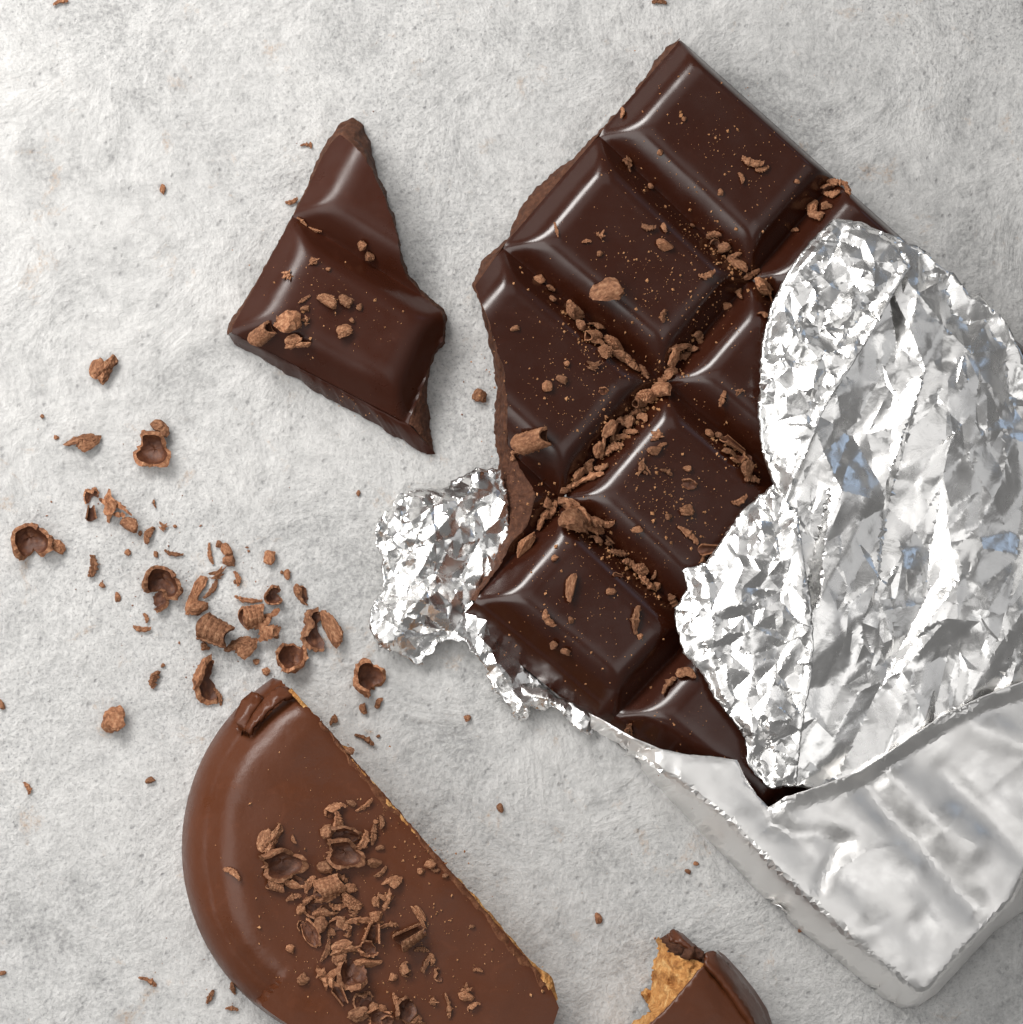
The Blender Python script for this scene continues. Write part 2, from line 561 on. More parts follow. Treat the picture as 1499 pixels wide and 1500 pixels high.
# ------------------------------------------------------------------ snapped-off dark piece
PL, PG = line((484, 208), (337, 482), GZ, (600, 500)), line((431, 318), (615, 432), GZ, (400, 600))
PB, PR = line((338, 487), (600, 622), GZ, (300, 800)), line((662, 462), (592, 622), GZ, (800, 600))
PT = line((515, 145), (699, 259), GZ, (500, 400))
def hf_piece(P):
    P = np.asarray(P, float)
    dv = np.min([np.abs((P-a)@n) for a, n in (PG, PB)], 0)
    du = np.min([np.abs((P-a)@n) for a, n in (PL, PR)], 0)
    h = smin(ramp_h(du, 1.05, HC), ramp_h(dv, 1.15, HC), 16.0)
    return GZ+h+.7*fbm(P[:, 0], P[:, 1], 60, 15, 2)*np.clip(h/HC, 0, 1)
pT = [(340, 487), (341, 478), (375, 417), (431, 314), (449, 281), (467, 240), (484, 211), (498, 197), (513, 207), (529, 223), (545, 247), (561, 284), (573, 319),
      (582, 345), (585, 371), (597, 407), (617, 432), (647, 456), (652, 470), (648, 500), (632, 523), (621, 565), (611, 591), (598, 621)]
base = W(490, 440, 0)
PO = (base.x, base.y, 0)
piece = empty('chocolate_piece', PO, 'pointed dark chocolate piece snapped off the bar, lying alone on the stone', 'chocolate piece')
pTs = np.concatenate([resample(pT[:7], 5), ragged(pT[7:], .6, 5, 31)])
pTw = np.array([on_surface(x, y, hf_piece) for x, y in pTs])
low = resample([pTw[-1, :2], pTw[0, :2]], 5)[1:-1]
ppoly = [tuple(p[:2]) for p in pTw]+[tuple(p) for p in low]
for part in (0, 1):
    a, n = PG
    poly = clip(ppoly, a, n if part else -n)
    bd = resample(poly, 3.4, True)
    keep = [bd[0]]
    for p in bd[1:]:
        if np.linalg.norm(p-keep[-1]) > .8:
            keep.append(p)
    bd = np.array(keep)
    pts = hexpts(bd, 3.4)
    pts = pts[bdist(pts, bd) > 1.9]
    V2, tris, bed = cdt(bd, pts)
    vv, ff = wall_mesh(V2, hf_piece(V2), tris, bed, lambda p: np.zeros(2), 6.0, lambda p: False)
    o = mesh('chocolate_square', vv, ff, MATT, piece, PO, True, math.radians(42))
    o['label'] = 'whole square' if part else 'pointed part of a snapped square'
pO = [(333, 490), (336, 474), (353, 446), (383, 407), (412, 357), (430, 314), (448, 279), (464, 237), (480, 207), (500, 180), (516, 171), (534, 183), (543, 218), (549, 245),
      (564, 282), (576, 317), (585, 343), (588, 370), (600, 405), (619, 429), (650, 453), (655, 469), (651, 503), (636, 521), (626, 565), (628, 597), (632, 634), (638, 664)]
Bp = np.array([tuple(W(x, y, 6)) for x, y in ragged(pO, .9, 4, 41)])
loft('broken_edge', pTw+np.array([0, 0, -.4]), Bp, 10, FRACT, piece, PO, 1.8, 3, 51)
pLow = [(333, 490), (345, 504), (356, 511), (380, 523), (410, 541), (433, 554), (460, 572), (487, 586), (548, 618), (583, 642), (615, 661), (638, 665)]
Bl = np.array([tuple(W(x, y, 5)) for x, y in ragged(pLow, .9, 4, 43)])
Al = np.array([pTw[0], pTw[-1]])
loft('moulded_side', Al+np.array([0, 0, -.3]), Bl, 6, MATT, piece, PO, .9, 5, 61)

# ------------------------------------------------------------------ chocolate coated biscuit (half)
arc_img = [(342, 1049), (299, 1100), (277, 1153), (267, 1233), (272, 1281), (285, 1340), (307, 1388), (333, 1431), (360, 1460), (381, 1479)]
A = np.array(W2(arc_img, 6))
sol = np.linalg.lstsq(np.c_[2*A, np.ones(len(A))], (A**2).sum(1), rcond=None)[0]
CC = sol[:2]
CR = math.sqrt(sol[2]+CC@CC)
TOPZ = 98.0
prof = np.array([(0, 2), (2, 20), (5, 35), (10, 47), (17, 56.5), (24, 63.5), (27, 65.6), (30, 68), (38, 77), (47, 86), (56, 92), (67, 95.8), (82, 97.4), (100, 98), (2000, 98)], float)
ch0, ch1 = np.array(W(432, 1012, TOPZ)[:2]), np.array(W(802, 1440, TOPZ)[:2])
chT = (ch1-ch0)/np.linalg.norm(ch1-ch0)
chN = np.array([-chT[1], chT[0]])
if (CC-ch0)@chN > 0:
    chN = -chN                                  # points away from the biscuit
_e = np.array(W(818, 1478, TOPZ)[:2])-CC
TH_END = math.atan2(_e[1], _e[0])
print('cookie circle', CC, CR, np.linalg.norm(_e))
slot = np.array(W2([(338, 1052), (366, 1004), (411, 998), (436, 1012), (424, 1024), (402, 1041), (385, 1057), (367, 1080), (345, 1064)], 92))
def hf_cookie(P):
    P = np.asarray(P, float)
    d = CR-np.linalg.norm(P-CC, axis=1)
    th_ = np.arctan2(P[:, 1]-CC[1], P[:, 0]-CC[0])
    dt = (th_-TH_END+math.pi) % (2*math.pi)-math.pi
    past = (dt < 0) & (dt > -1.5)
    d = d+max(0, np.linalg.norm(_e)+62-CR)*np.where(past, 1, np.exp(-(dt/.85)**2))
    d = d*(1+2.2*np.where(past, 1, np.exp(-(dt/.45)**2)))
    wob = 2.2*fbm(P[:, 0], P[:, 1], 60, 71, 2)
    z = np.interp(np.maximum(d+wob*np.clip(d/20, 0, 1), 0), prof[:, 0], prof[:, 1])
    z = z+np.clip((d-30)/60, 0, 1)*(4.2*fbm(P[:, 0], P[:, 1], 110, 73, 2)+1.0*fbm(P[:, 0], P[:, 1], 40, 77, 2))
    # torn corner: shell missing near the top tip, under the loose flakes
    bb = np.where((P[:, 0] > slot[:, 0].min()) & (P[:, 0] < slot[:, 0].max()) & (P[:, 1] > slot[:, 1].min()) & (P[:, 1] < slot[:, 1].max()))[0]
    if len(bb):
        q = bb[inside(P[bb], slot)]
        if len(q):
            m = np.clip(bdist(P[q], slot)/2.0, 0, 1)
            z[q] = z[q]*(1-m)+np.minimum(z[q], 56)*m
    # rounded lip where it was broken
    e = -(P-ch0)@chN
    return z-4.0*np.exp(-np.maximum(e, 0)/5.0)
ang = lambda p: math.atan2(p[1]-CC[1], p[0]-CC[0])
a0 = None
# polygon: chord, lower broken corner, arc back to the top
end_pts = W2([(818, 1476), (809, 1503), (772, 1545), (690, 1600)], 90)
p_top = None
for s in np.linspace(80, -80, 400):
    p = ch0+chT*s
    if np.linalg.norm(p-CC) > CR-.5:
        p_top = p
        break
if p_top is None:
    p_top = ch0
aA = ang(p_top)
aB = ang(np.array(end_pts[-1]))
while aB < aA:
    aB += 2*math.pi
arc = [tuple(CC+CR*np.array([math.cos(t), math.sin(t)])) for t in np.linspace(aA, aB, 260)]
chord = resample([p_top, ch1], 5)
rn = np.random.RandomState(5)
chord = chord+chN*(rn.randn(len(chord), 1)*1.1)
c_poly = [tuple(p) for p in chord[1:]]+end_pts+arc[::-1]
bd = []
for p in resample(c_poly, 5, True):
    if not bd or np.linalg.norm(p-bd[-1]) > 1.2:
        bd.append(p)
bd = np.array(bd)
if np.linalg.norm(bd[0]-bd[-1]) < 1.2:
    bd = bd[:-1]
extra = [hexpts(bd, 6.5)]
extra[0] = extra[0][CR-np.linalg.norm(extra[0]-CC, axis=1) > 62]
for d in (1.5, 3, 5, 7.5, 11, 16, 21, 25, 28, 31, 33.5, 36, 39, 43, 47, 52, 57):
    n = int(2*math.pi*(CR-d)/6)
    t = (np.arange(n)+.5*(d % 2))/n*2*math.pi
    q = CC+(CR-d)*np.stack([np.cos(t), np.sin(t)], 1)
    extra.append(q[inside(q, bd)])
pts = np.concatenate(extra)
pts = pts[bdist(pts, bd) > 1.2]
V2, tris, bed = cdt(bd, pts)
base = W(560, 1320, 0)
KO = (base.x, base.y, 0)
cookie = empty('coated_biscuit', KO, 'large half biscuit coated in milk chocolate with shavings piled on top', 'biscuit')
vv, ff = wall_mesh(V2, hf_cookie(V2), tris, bed, lambda p: np.zeros(2), 1.0)
mesh('coating', vv, ff, MILK, cookie, KO, True, math.radians(50))
# golden crumb along the broken edge
cl = resample([p_top+chT*26, ch1, ch1+.75*(np.array(end_pts[0])-ch1)], 3)
n = len(cl)
tt = np.linspace(0, 1, n)
outw = .6+1.3*fbm(np.arange(n)*3., np.zeros(n), 16, 81, 3)+2.2*tt+8*np.exp(-((tt-.95)/.05)**2)+3*np.exp(-((tt-.72)/.12)**2)+5*np.exp(-((tt-.2)/.01)**2)
rows = []
for k, (zz, ex) in enumerate([(92, -6), (92.5, -2), (91, .4), (86, 1.0), (72, 1.2), (50, 1.0), (26, .8), (3, .6)]):
    oo = outw*max(ex, 0)+(ex if ex < 0 else 0)
    P = cl+chN*oo[:, None]
    zr = zz+2.6*fbm(np.arange(n)*3., np.full(n, k*9.), 9, 91, 3)
    rows.append(np.c_[P, np.maximum(zr, .5)])
vs = np.concatenate(rows)
fs = [(j*n+i, j*n+i+1, (j+1)*n+i+1, (j+1)*n+i) for j in range(7) for i in range(n-1)]
mesh('biscuit_crumb', vs, [tuple(reversed(f)) for f in fs], BISC, cookie, KO, True)

# rough scraped rim of the coating along the cut
rim = resample([p_top+chT*88, ch1], 4)
nr_ = len(rim)
w_in = 7+5*fbm(np.arange(nr_)*4., np.zeros(nr_), 26, 95, 3)
RA = rim-chN*np.maximum(w_in, 1.5)[:, None]
RB = rim+chN*(1.2+1.2*fbm(np.arange(nr_)*4., np.zeros(nr_)+5, 10, 97, 2))[:, None]
loft('broken_rim', np.c_[RA, hf_cookie(RA)+.1], np.c_[RB, hf_cookie(rim)-1.0], 5, MILKF, cookie, KO, .9, 1.6, 99)

# ------------------------------------------------------------------ generic sheets from control points
def sheet(name, outline, inner, mats, parent, origin, sp=12, levels=(), dz=None, thick=0.0, sharp=None, seed=1, jitter_edge=0.0, smooth_it=0, edge_fade=12.0, flat_z=None, wall_fade=False):
    rng = np.random.RandomState(seed)
    O = np.array([tuple(W(*p)) for p in outline])
    I = np.array([tuple(W(*p)) for p in inner]) if inner else np.zeros((0, 3))
    C = np.concatenate([O, I])
    bd = resample(O[:, :2], sp, True)
    if jitter_edge:
        bd = bd+rng.randn(*bd.shape)*jitter_edge
    keep = [bd[0]]
    for p in bd[1:]:
        if np.linalg.norm(p-keep[-1]) > 1.0:
            keep.append(p)
    bd = np.array(keep)
    if np.linalg.norm(bd[0]-bd[-1]) < 1.0:
        bd = bd[:-1]
    tb = Tin(C[:, :2], C[:, 2])
    tins, pts = [], [hexpts(bd, sp, .8, rng)]
    eb = tb.edge_points(sp*.7)
    if len(eb) and not smooth_it:
        pts.append(eb[inside(eb, bd)])
    for lv in levels:
        spacing, amp, along = lv[:3]
        if len(lv) > 3:
            ca, sa, fx = math.cos(math.radians(lv[3])), math.sin(math.radians(lv[3])), lv[4]
            fwd = lambda Q, ca=ca, sa=sa, fx=fx: np.stack([(Q[:, 0]*ca+Q[:, 1]*sa)/fx, -Q[:, 0]*sa+Q[:, 1]*ca], 1)
            bwd = lambda Q, ca=ca, sa=sa, fx=fx: np.stack([Q[:, 0]*fx*ca-Q[:, 1]*sa, Q[:, 0]*fx*sa+Q[:, 1]*ca], 1)
            fb = fwd(bd)
            lo, hi = fb.min(0)-2*spacing, fb.max(0)+2*spacing
            q = hexpts(np.array([lo, [hi[0], lo[1]], hi, [lo[0], hi[1]]]), spacing, 1.0, rng)
            t0 = Tin(q, rng.uniform(-1, 1, len(q))*amp)
            tins.append(lambda Q, t0=t0, fwd=fwd: t0(fwd(np.asarray(Q, float))))
            if along:
                e = bwd(np.concatenate([t0.edge_points(along*.7), t0.V]))
                pts.append(e[inside(e, bd)])
            continue
        q = hexpts(np.array([bd.min(0)-spacing*2, [bd[:, 0].max()+spacing*2, bd[:, 1].min()-spacing*2], bd.max(0)+spacing*2, [bd[:, 0].min()-spacing*2, bd[:, 1].max()+spacing*2]]), spacing, 1.0, rng)
        t = Tin(q, rng.uniform(-1, 1, len(q))*amp)
        tins.append(t)
        if along:
            e = t.edge_points(along)
            e = np.concatenate([e, t.V])
            pts.append(e[inside(e, bd)])
    P = np.concatenate(pts)
    P = P[bdist(P, bd) > sp*.4]
    cell = np.floor(P/(sp*.42)).astype(int)      # thin out near-duplicates, keep crease points first
    P = P[::-1]
    _, ui = np.unique(np.floor(P/(sp*.42)).astype(int), axis=0, return_index=True)
    P = P[np.sort(ui)]
    V2, tris, bed = cdt(bd, P)
    z = tb(V2)
    if smooth_it:
        st = 4.0
        lo, hi = bd.min(0)-40, bd.max(0)+40
        gx, gy = np.arange(lo[0], hi[0], st), np.arange(lo[1], hi[1], st)
        G = np.stack(np.meshgrid(gx, gy), -1).reshape(-1, 2)
        ins = inside(G, bd)
        Zg, Wg = np.zeros(len(G)), ins.astype(float)
        Zg[ins] = tb(G[ins])
        Zg, Wg = Zg.reshape(len(gy), len(gx)), Wg.reshape(len(gy), len(gx))
        kr = np.exp(-.5*(np.arange(-12, 13)*st/smooth_it)**2)
        kr /= kr.sum()
        bl = lambda A: np.apply_along_axis(lambda r: np.convolve(r, kr, 'same'), 0, np.apply_along_axis(lambda r: np.convolve(r, kr, 'same'), 1, A))
        Zs = bl(Zg)/np.maximum(bl(Wg), 1e-4)
        fx, fy = (V2[:, 0]-lo[0])/st, (V2[:, 1]-lo[1])/st
        ix, iy = fx.astype(int), fy.astype(int)
        fx, fy = fx-ix, fy-iy
        zs = (Zs[iy, ix]*(1-fx)+Zs[iy, ix+1]*fx)*(1-fy)+(Zs[iy+1, ix]*(1-fx)+Zs[iy+1, ix+1]*fx)*fy
        k = np.clip(bdist(V2, bd)/smooth_it, 0, 1)
        z = z*(1-k)+zs*k
    patchy = np.clip(.55+.9*fbm(V2[:, 0], V2[:, 1], 85, seed+70, 2), .05, 1.5)
    fade = np.clip(bdist(V2, bd)/edge_fade, .35, 1)
    if wall_fade:
        fade = fade*np.clip((z-62)/34, .30, 1)
    for kk, t in enumerate(tins):
        z = z+t(V2)*fade*(patchy if kk >= 2 else 1)
    if dz is not None:
        z = z+dz(V2[:, 0], V2[:, 1])*fade
    lo_ = 1.2 if flat_z is None else flat_z
    z = np.where(z < lo_, lo_+(lo_-z)*.6, z)
    o = mesh(name, np.c_[V2, z], tris, mats, parent, origin, True, sharp)
    if thick:
        md = o.modifiers.new('thickness', 'SOLIDIFY')
        md.thickness = thick*S
        md.offset = -1
    return o, (V2, z)

# loose shell flakes on the torn tip of the biscuit
sheet('shell_flake', [(342, 1050, 70), (354, 1026, 66), (369, 1012, 60), (386, 1020, 70), (380, 1032, 80), (364, 1056, 84), (361, 1070, 84), (347, 1061, 78)],
      [(366, 1032, 80), (356, 1050, 82)], MILK, cookie, KO, 5, (), lambda X, Y: .6*fbm(X, Y, 20, 5), 9, None, 3, .4)
sheet('shell_flake', [(364, 1074, 92), (357, 1068, 86), (372, 1044, 84), (388, 1020, 82), (398, 1011, 80), (411, 1004, 76), (424, 1009, 82), (431, 1014, 90), (420, 1021, 97), (398, 1037, 98), (381, 1054, 96)],
      [(405, 1020, 96), (388, 1036, 96), (372, 1058, 94)], MILK, cookie, KO, 5, (), lambda X, Y: .5*fbm(X, Y, 20, 8), 9, None, 4, .3)

# ------------------------------------------------------------------ small biscuit fragment at the bottom
base = W(1030, 1470, 0)
FO = (base.x, base.y, 0)
frag = empty('biscuit_fragment', FO, 'small broken wedge of coated biscuit showing golden crumb on its left side', 'biscuit')
sheet('coating', [(1032, 1413, 94), (1022, 1424, 95), (1004, 1446, 96), (978, 1476, 97), (956, 1498, 97), (920, 1540, 97), (960, 1600, 97), (1090, 1600, 97), (1112, 1540, 95), (1102, 1496, 92), (1088, 1480, 91), (1078, 1464, 91), (1060, 1444, 90), (1040, 1421, 91)],
      [(1030, 1450, 96), (1020, 1490, 97.5), (1060, 1490, 96)], MILK, frag, FO, 6, (), lambda X, Y: 1.0*fbm(X, Y, 40, 3), 14, None, 5, .5, 5)
sheet('biscuit_crumb', [(1033, 1412, 90), (1022, 1408, 86), (1008, 1404, 82), (992, 1400, 70), (982, 1394, 60), (975, 1382, 50), (966, 1374, 34), (960, 1376, 20), (964, 1384, 10), (962, 1400, 8), (954, 1416, 6), (956, 1440, 6), (950, 1452, 6), (940, 1457, 8), (948, 1470, 6), (926, 1498, 6), (890, 1545, 6), (930, 1560, 90), (956, 1500, 93), (978, 1478, 93), (1004, 1448, 92), (1022, 1426, 91)],
      [(990, 1420, 78), (976, 1400, 52), (970, 1440, 40), (985, 1450, 84), (962, 1470, 40), (1000, 1412, 84), (955, 1485, 78), (968, 1425, 38), (1010, 1425, 90)],
      BISC, frag, FO, 2.6, ((18, 7.0, 0), (8, 3.0, 0)), lambda X, Y: 6.0*fbm(X, Y, 9, 17, 3)-6*np.clip(fbm(X, Y, 14, 27, 2)-.35, 0, 1)*2, 0, None, 6, .9)
sheet('shell_rim', [(1032, 1396, 88), (1044, 1392, 80), (1058, 1401, 62), (1080, 1425, 50), (1100, 1451, 44), (1118, 1479, 40), (1126, 1500, 40), (1136, 1560, 40), (1120, 1560, 92), (1106, 1500, 100), (1092, 1480, 104), (1082, 1462, 105), (1063, 1442, 105), (1041, 1418, 104), (1033, 1408, 100)],
      [(1050, 1412, 100), (1075, 1440, 96), (1096, 1470, 90), (1112, 1500, 86)], MILK, frag, FO, 5, (), lambda X, Y: .7*fbm(X, Y, 24, 9), 9, None, 7, .4, 4)
sheet('shell_rim', [(1124, 1502, 44), (1136, 1560, 40), (1144, 1562, 2), (1132, 1502, 2), (1124, 1478, 2), (1106, 1450, 2), (1085, 1424, 2), (1062, 1399, 2), (1050, 1391, 2), (1058, 1401, 60), (1080, 1426, 48), (1100, 1452, 42), (1117, 1480, 40)], [], MILK, frag, FO, 5, (), None, 0, None, 9)
sheet('shell_rim', [(978, 1370, 58), (986, 1361, 46), (1000, 1367, 40), (1018, 1384, 40), (1032, 1394, 50), (1030, 1404, 78), (1016, 1398, 74), (1002, 1387, 70), (990, 1380, 66)],
      [(1000, 1376, 72), (1016, 1390, 76)], MILK, frag, FO, 4, (), None, 7, None, 8, .3)
sheet('hollow_shade', [(966, 1376, 8), (980, 1366, 10), (1002, 1370, 12), (1030, 1394, 14), (1036, 1412, 40), (1010, 1412, 40), (985, 1404, 30)], [(1000, 1388, 26)], FRACT, frag, FO, 4, (), lambda X, Y: 2*fbm(X, Y, 9, 29), 0, None, 13, .4)  # dark sheet added under the rim, stands in for the hollow's shade
sheet('crumb_lump', [(938, 1455, 3), (946, 1447, 10), (955, 1452, 12), (955, 1464, 10), (946, 1468, 3)], [(947, 1457, 20)], BISC, frag, FO, 2.5, (), lambda X, Y: 2.0*fbm(X, Y, 6, 19), 0, None, 10, .5)
sheet('torn_bits', [(996, 1402, 84), (1004, 1390, 88), (1018, 1386, 90), (1031, 1394, 92), (1030, 1404, 92), (1018, 1402, 86), (1010, 1408, 88)], [(1014, 1396, 98)], FRACT, frag, FO, 3, ((8, 4, 0),), lambda X, Y: 3*fbm(X, Y, 6, 23), 4, None, 12, .5)

# ------------------------------------------------------------------ silver foil
base = W(1300, 1000, 0)
LO = (base.x, base.y, 0)
foil = empty('foil_wrapper', LO, 'crumpled silver foil wrapper torn open around the dark bar', 'foil wrapper')
sharp = math.radians(13)
sheet('peeled_flap', [(1222, 322, 96), (1262, 326, 100), (1310, 345, 92), (1345, 362, 88), (1363, 371, 90), (1367, 391, 78), (1396, 401, 88), (1403, 421, 74), (1413, 441, 70), (1437, 429, 92), (1446, 456, 72), (1467, 461, 86), (1471, 483, 72), (1487, 508, 80), (1500, 540, 74), (1560, 610, 74), (1640, 700, 85), (1650, 860, 100), (1620, 1000, 100),
       (1499, 1012, 98), (1440, 1036, 98), (1380, 1066, 98), (1320, 1108, 98), (1260, 1142, 98), (1200, 1160, 98), (1165, 1152, 98), (1135, 1155, 96), (1102, 1120, 94), (1094, 1075, 93), (1052, 1022, 93), (1034, 985, 93),
       (1008, 955, 93), (998, 918, 93), (994, 890, 94), (1012, 862, 95), (1004, 840, 96), (1039, 827, 98), (1063, 792, 100), (1088, 754, 98), (1132, 709, 94), (1121, 660, 94), (1115, 600, 96), (1118, 530, 96), (1133, 450, 98), (1163, 390, 98)],
      [(1200, 470, 112), (1180, 600, 112), (1250, 640, 106), (1330, 540, 124), (1345, 430, 128), (1420, 520, 112), (1400, 640, 128), (1300, 740, 106), (1350, 690, 122), (1200, 800, 116), (1110, 850, 116), (1090, 950, 116), (1150, 1010, 112),
       (1260, 900, 128), (1290, 1000, 108), (1380, 880, 126), (1480, 780, 116), (1480, 640, 112), (1390, 960, 108), (1460, 900, 128), (1480, 970, 110), (1330, 1060, 104), (1230, 1090, 112), (1360, 800, 112), (1230, 720, 130)],
      FOIL, foil, LO, 7, ((66, 18, 5, 68, 2.6), (34, 6.0, 5, 45, 2.0), (16, 2.8, 4, 95, 2.0)), None, .8, sharp, 3, .8, 0, 14, 90.5)
sheet('folded_rim', [(1222, 320, 104), (1188, 352, 105), (1160, 388, 106), (1143, 418, 107), (1129, 450, 107), (1119, 490, 107), (1113, 530, 106), (1110, 600, 106), (1116, 660, 105), (1132, 708, 103), (1150, 745, 112), (1165, 700, 134), (1185, 660, 140), (1205, 605, 143),
       (1235, 555, 146), (1262, 515, 146), (1300, 450, 146), (1325, 405, 138), (1336, 392, 130), (1310, 350, 112), (1262, 325, 106)],
      [(1200, 430, 132), (1160, 520, 128), (1150, 620, 126), (1240, 470, 136), (1250, 390, 134), (1130, 560, 120)], FOIL, foil, LO, 5.5, ((36, 13, 4, 75, 1.8), (22, 6.0, 4), (13, 1.9, 3.5)), None, .8, sharp, 17, .5, 0, 10, 92)
sheet('folded_rim', [(1130, 712, 103), (1085, 750, 103), (1058, 790, 104), (1033, 824, 104), (1000, 836, 102), (1008, 862, 101), (988, 890, 100), (992, 920, 100), (1002, 957, 100), (1030, 988, 100), (1046, 1022, 100), (1090, 1078, 100), (1096, 1122, 100), (1128, 1156, 100),
       (1168, 1150, 110), (1172, 1100, 122), (1180, 1040, 132), (1190, 990, 138), (1192, 930, 141), (1188, 880, 143), (1176, 810, 140), (1170, 755, 130), (1150, 728, 115)],
      [(1090, 830, 134), (1060, 900, 128), (1100, 970, 130), (1130, 1050, 122), (1130, 900, 140), (1140, 790, 132)], FOIL, foil, LO, 5.5, ((38, 14, 4, 95, 1.8), (22, 6.5, 4), (13, 2.1, 3.5)), None, .8, sharp, 23, .9, 0, 10, 92)
def dense(pl, step=11):
    return [tuple(p) for p in resample_n(pl, int(np.linalg.norm(np.diff(np.array(pl, float)[:, :2], axis=0), axis=1).sum()/step))]
# sleeve: top, sloping long side and end in one sheet
def folds(X, Y):
    z = 0
    for (p, q, amp, wd) in (((1265, 1150), (1430, 1330), -9, 22), ((1310, 1140), (1420, 1240), 7, 26), ((1130, 1210), (1240, 1235), -6, 16), ((1230, 1235), (1200, 1300), -5, 12), ((1240, 1190), (1330, 1270), 5, 30),
                            ((1380, 1130), (1499, 1250), -5, 20), ((1260, 1370), (1330, 1330), 3, 18), ((1420, 1060), (1520, 1100), 6, 22), ((1180, 1290), (1320, 1400), 3, 26), ((1150, 1190), (1190, 1230), 4, 14)):
        a, b = np.array(W(*p, 100)[:2]), np.array(W(*q, 100)[:2])
        ab = b-a
        P = np.stack([X, Y], 1)-a
        s = (P@ab)/(ab@ab)
        t = np.clip(s, 0, 1)
        d = np.linalg.norm(P-t[:, None]*ab, axis=1)
        z = z+amp*np.exp(-(d/wd)**2)
    return z+1.6*fbm(X, Y, 70, 33, 3)
sheet('sleeve', [(862, 1044, 58), (892, 1060, 84), (930, 1082, 97), (965, 1096, 100), (1005, 1105, 101), (1045, 1108, 102), (1080, 1113, 104), (1092, 1140, 100), (1110, 1165, 98), (1126, 1182, 98), (1150, 1168, 116), (1200, 1152, 122), (1260, 1130, 124), (1320, 1090, 126), (1380, 1048, 126), (1440, 1020, 126), (1510, 994, 126), (1640, 960, 124), (1720, 1010, 100),
       (1640, 1200, 98), (1500, 1340, 3), (1494, 1338, 3), (1455, 1366, 3), (1410, 1415, 3), (1372, 1456, 3), (1345, 1474, 2), (1318, 1477, 2), (1289, 1459, 2), (1226, 1406, 2), (1163, 1356, 2), (1107, 1303, 2), (1069, 1262, 2), (1025, 1218, 2), (982, 1171, 2), (940, 1132, 2), (912, 1108, 2), (868, 1068, 20)],
      [*dense([(890, 1074, 66), (928, 1105, 92), (988, 1146, 98), (1030, 1176, 99), (1069, 1206, 99), (1120, 1262, 99), (1160, 1298, 99), (1195, 1331, 99), (1245, 1378, 98), (1289, 1416, 97), (1320, 1441, 94), (1348, 1462, 82), (1362, 1452, 92), (1400, 1408, 95), (1440, 1364, 96), (1484, 1320, 96)]),
       *dense([(905, 1092, 50), (965, 1140, 60), (1040, 1206, 55), (1095, 1262, 52), (1150, 1316, 52), (1215, 1372, 52), (1280, 1428, 50), (1315, 1458, 44)]),
       (1000, 1128, 103), (1050, 1150, 102), (1100, 1200, 101), (1150, 1190, 103), (1200, 1174, 104), (1265, 1152, 105), (1325, 1112, 106), (1385, 1070, 107), (1445, 1042, 107), (1515, 1016, 107),
       (1180, 1250, 102), (1240, 1320, 102), (1300, 1380, 101), (1300, 1250, 102), (1360, 1320, 102), (1380, 1180, 103), (1440, 1240, 103), (1450, 1120, 104), (1560, 1150, 102)],
      FOILS, foil, LO, 6, ((75, 2.8, 5, -40, 3.0), (55, 2.0, 5, 35, 2.4), (26, .5, 4, -40, 4.0)), folds, .8, math.radians(8), 31, .2, 5, 10, None, True)
# crumpled foil sticking out under the bar
sheet('crumpled_edge', [(735, 686, 32), (697, 687, 32), (682, 693, 31), (668, 700, 25), (655, 711, 27), (646, 717, 27), (619, 715, 19), (600, 718, 17), (583, 723, 31), (574, 741, 19), (559, 756, 20), (550, 774, 34), (551, 795, 23), (560, 815, 31), (559, 832, 24), (565, 852, 27), (560, 868, 20), (550, 879, 27), (542, 894, 31), (540, 915, 24), (548, 936, 29), (556, 948, 27), (580, 957, 16), (598, 966, 17), (613, 975, 15), (622, 972, 15), (619, 960, 19), (637, 957, 31), (640, 942, 23), (658, 936, 28), (682, 939, 32),
       (697, 960, 28), (709, 975, 19), (713, 990, 12), (727, 1014, 17), (748, 1035, 13), (751, 1050, 19), (766, 1057, 3), (775, 1050, 18), (778, 1036, 8), (793, 1044, 9), (805, 1035, 10), (822, 1042, 20), (838, 1062, 13), (852, 1072, 15), (868, 1077, 11), (874, 1064, 14), (858, 1044, 22), (838, 1032, 12), (815, 1018, 3), (795, 1003, 3), (778, 985, 3), (762, 965, 3), (748, 950, 3), (733, 930, 3), (715, 905, 26), (720, 860, 26), (745, 800, 32), (745, 730, 32)],
      [(700, 720, 40), (660, 735, 46), (630, 745, 54), (600, 765, 42), (580, 790, 36), (640, 790, 58), (690, 770, 38), (720, 760, 32), (722, 710, 32), (660, 815, 44), (620, 830, 42), (590, 830, 32), (655, 845, 17), (680, 852, 16), (705, 862, 3), (640, 838, 26), (690, 825, 32), (715, 815, 32), (600, 860, 50), (575, 895, 36), (625, 885, 58), (660, 885, 44), (590, 930, 36), (630, 925, 36), (680, 900, 26), (700, 895, 17), (610, 950, 27), (700, 930, 24), (720, 950, 30), (728, 975, 25), (745, 1000, 25), (752, 975, 8), (765, 1000, 14), (765, 1030, 26), (780, 1020, 22), (805, 1024, 20), (850, 1056, 20), (735, 945, 8)],
      FOIL, foil, LO, 5, ((38, 12, 4, 60, 1.6), (20, 6.5, 4), (12, 2.0, 3)), None, .8, sharp, 41, 1.3, 0, 6, 1.5)

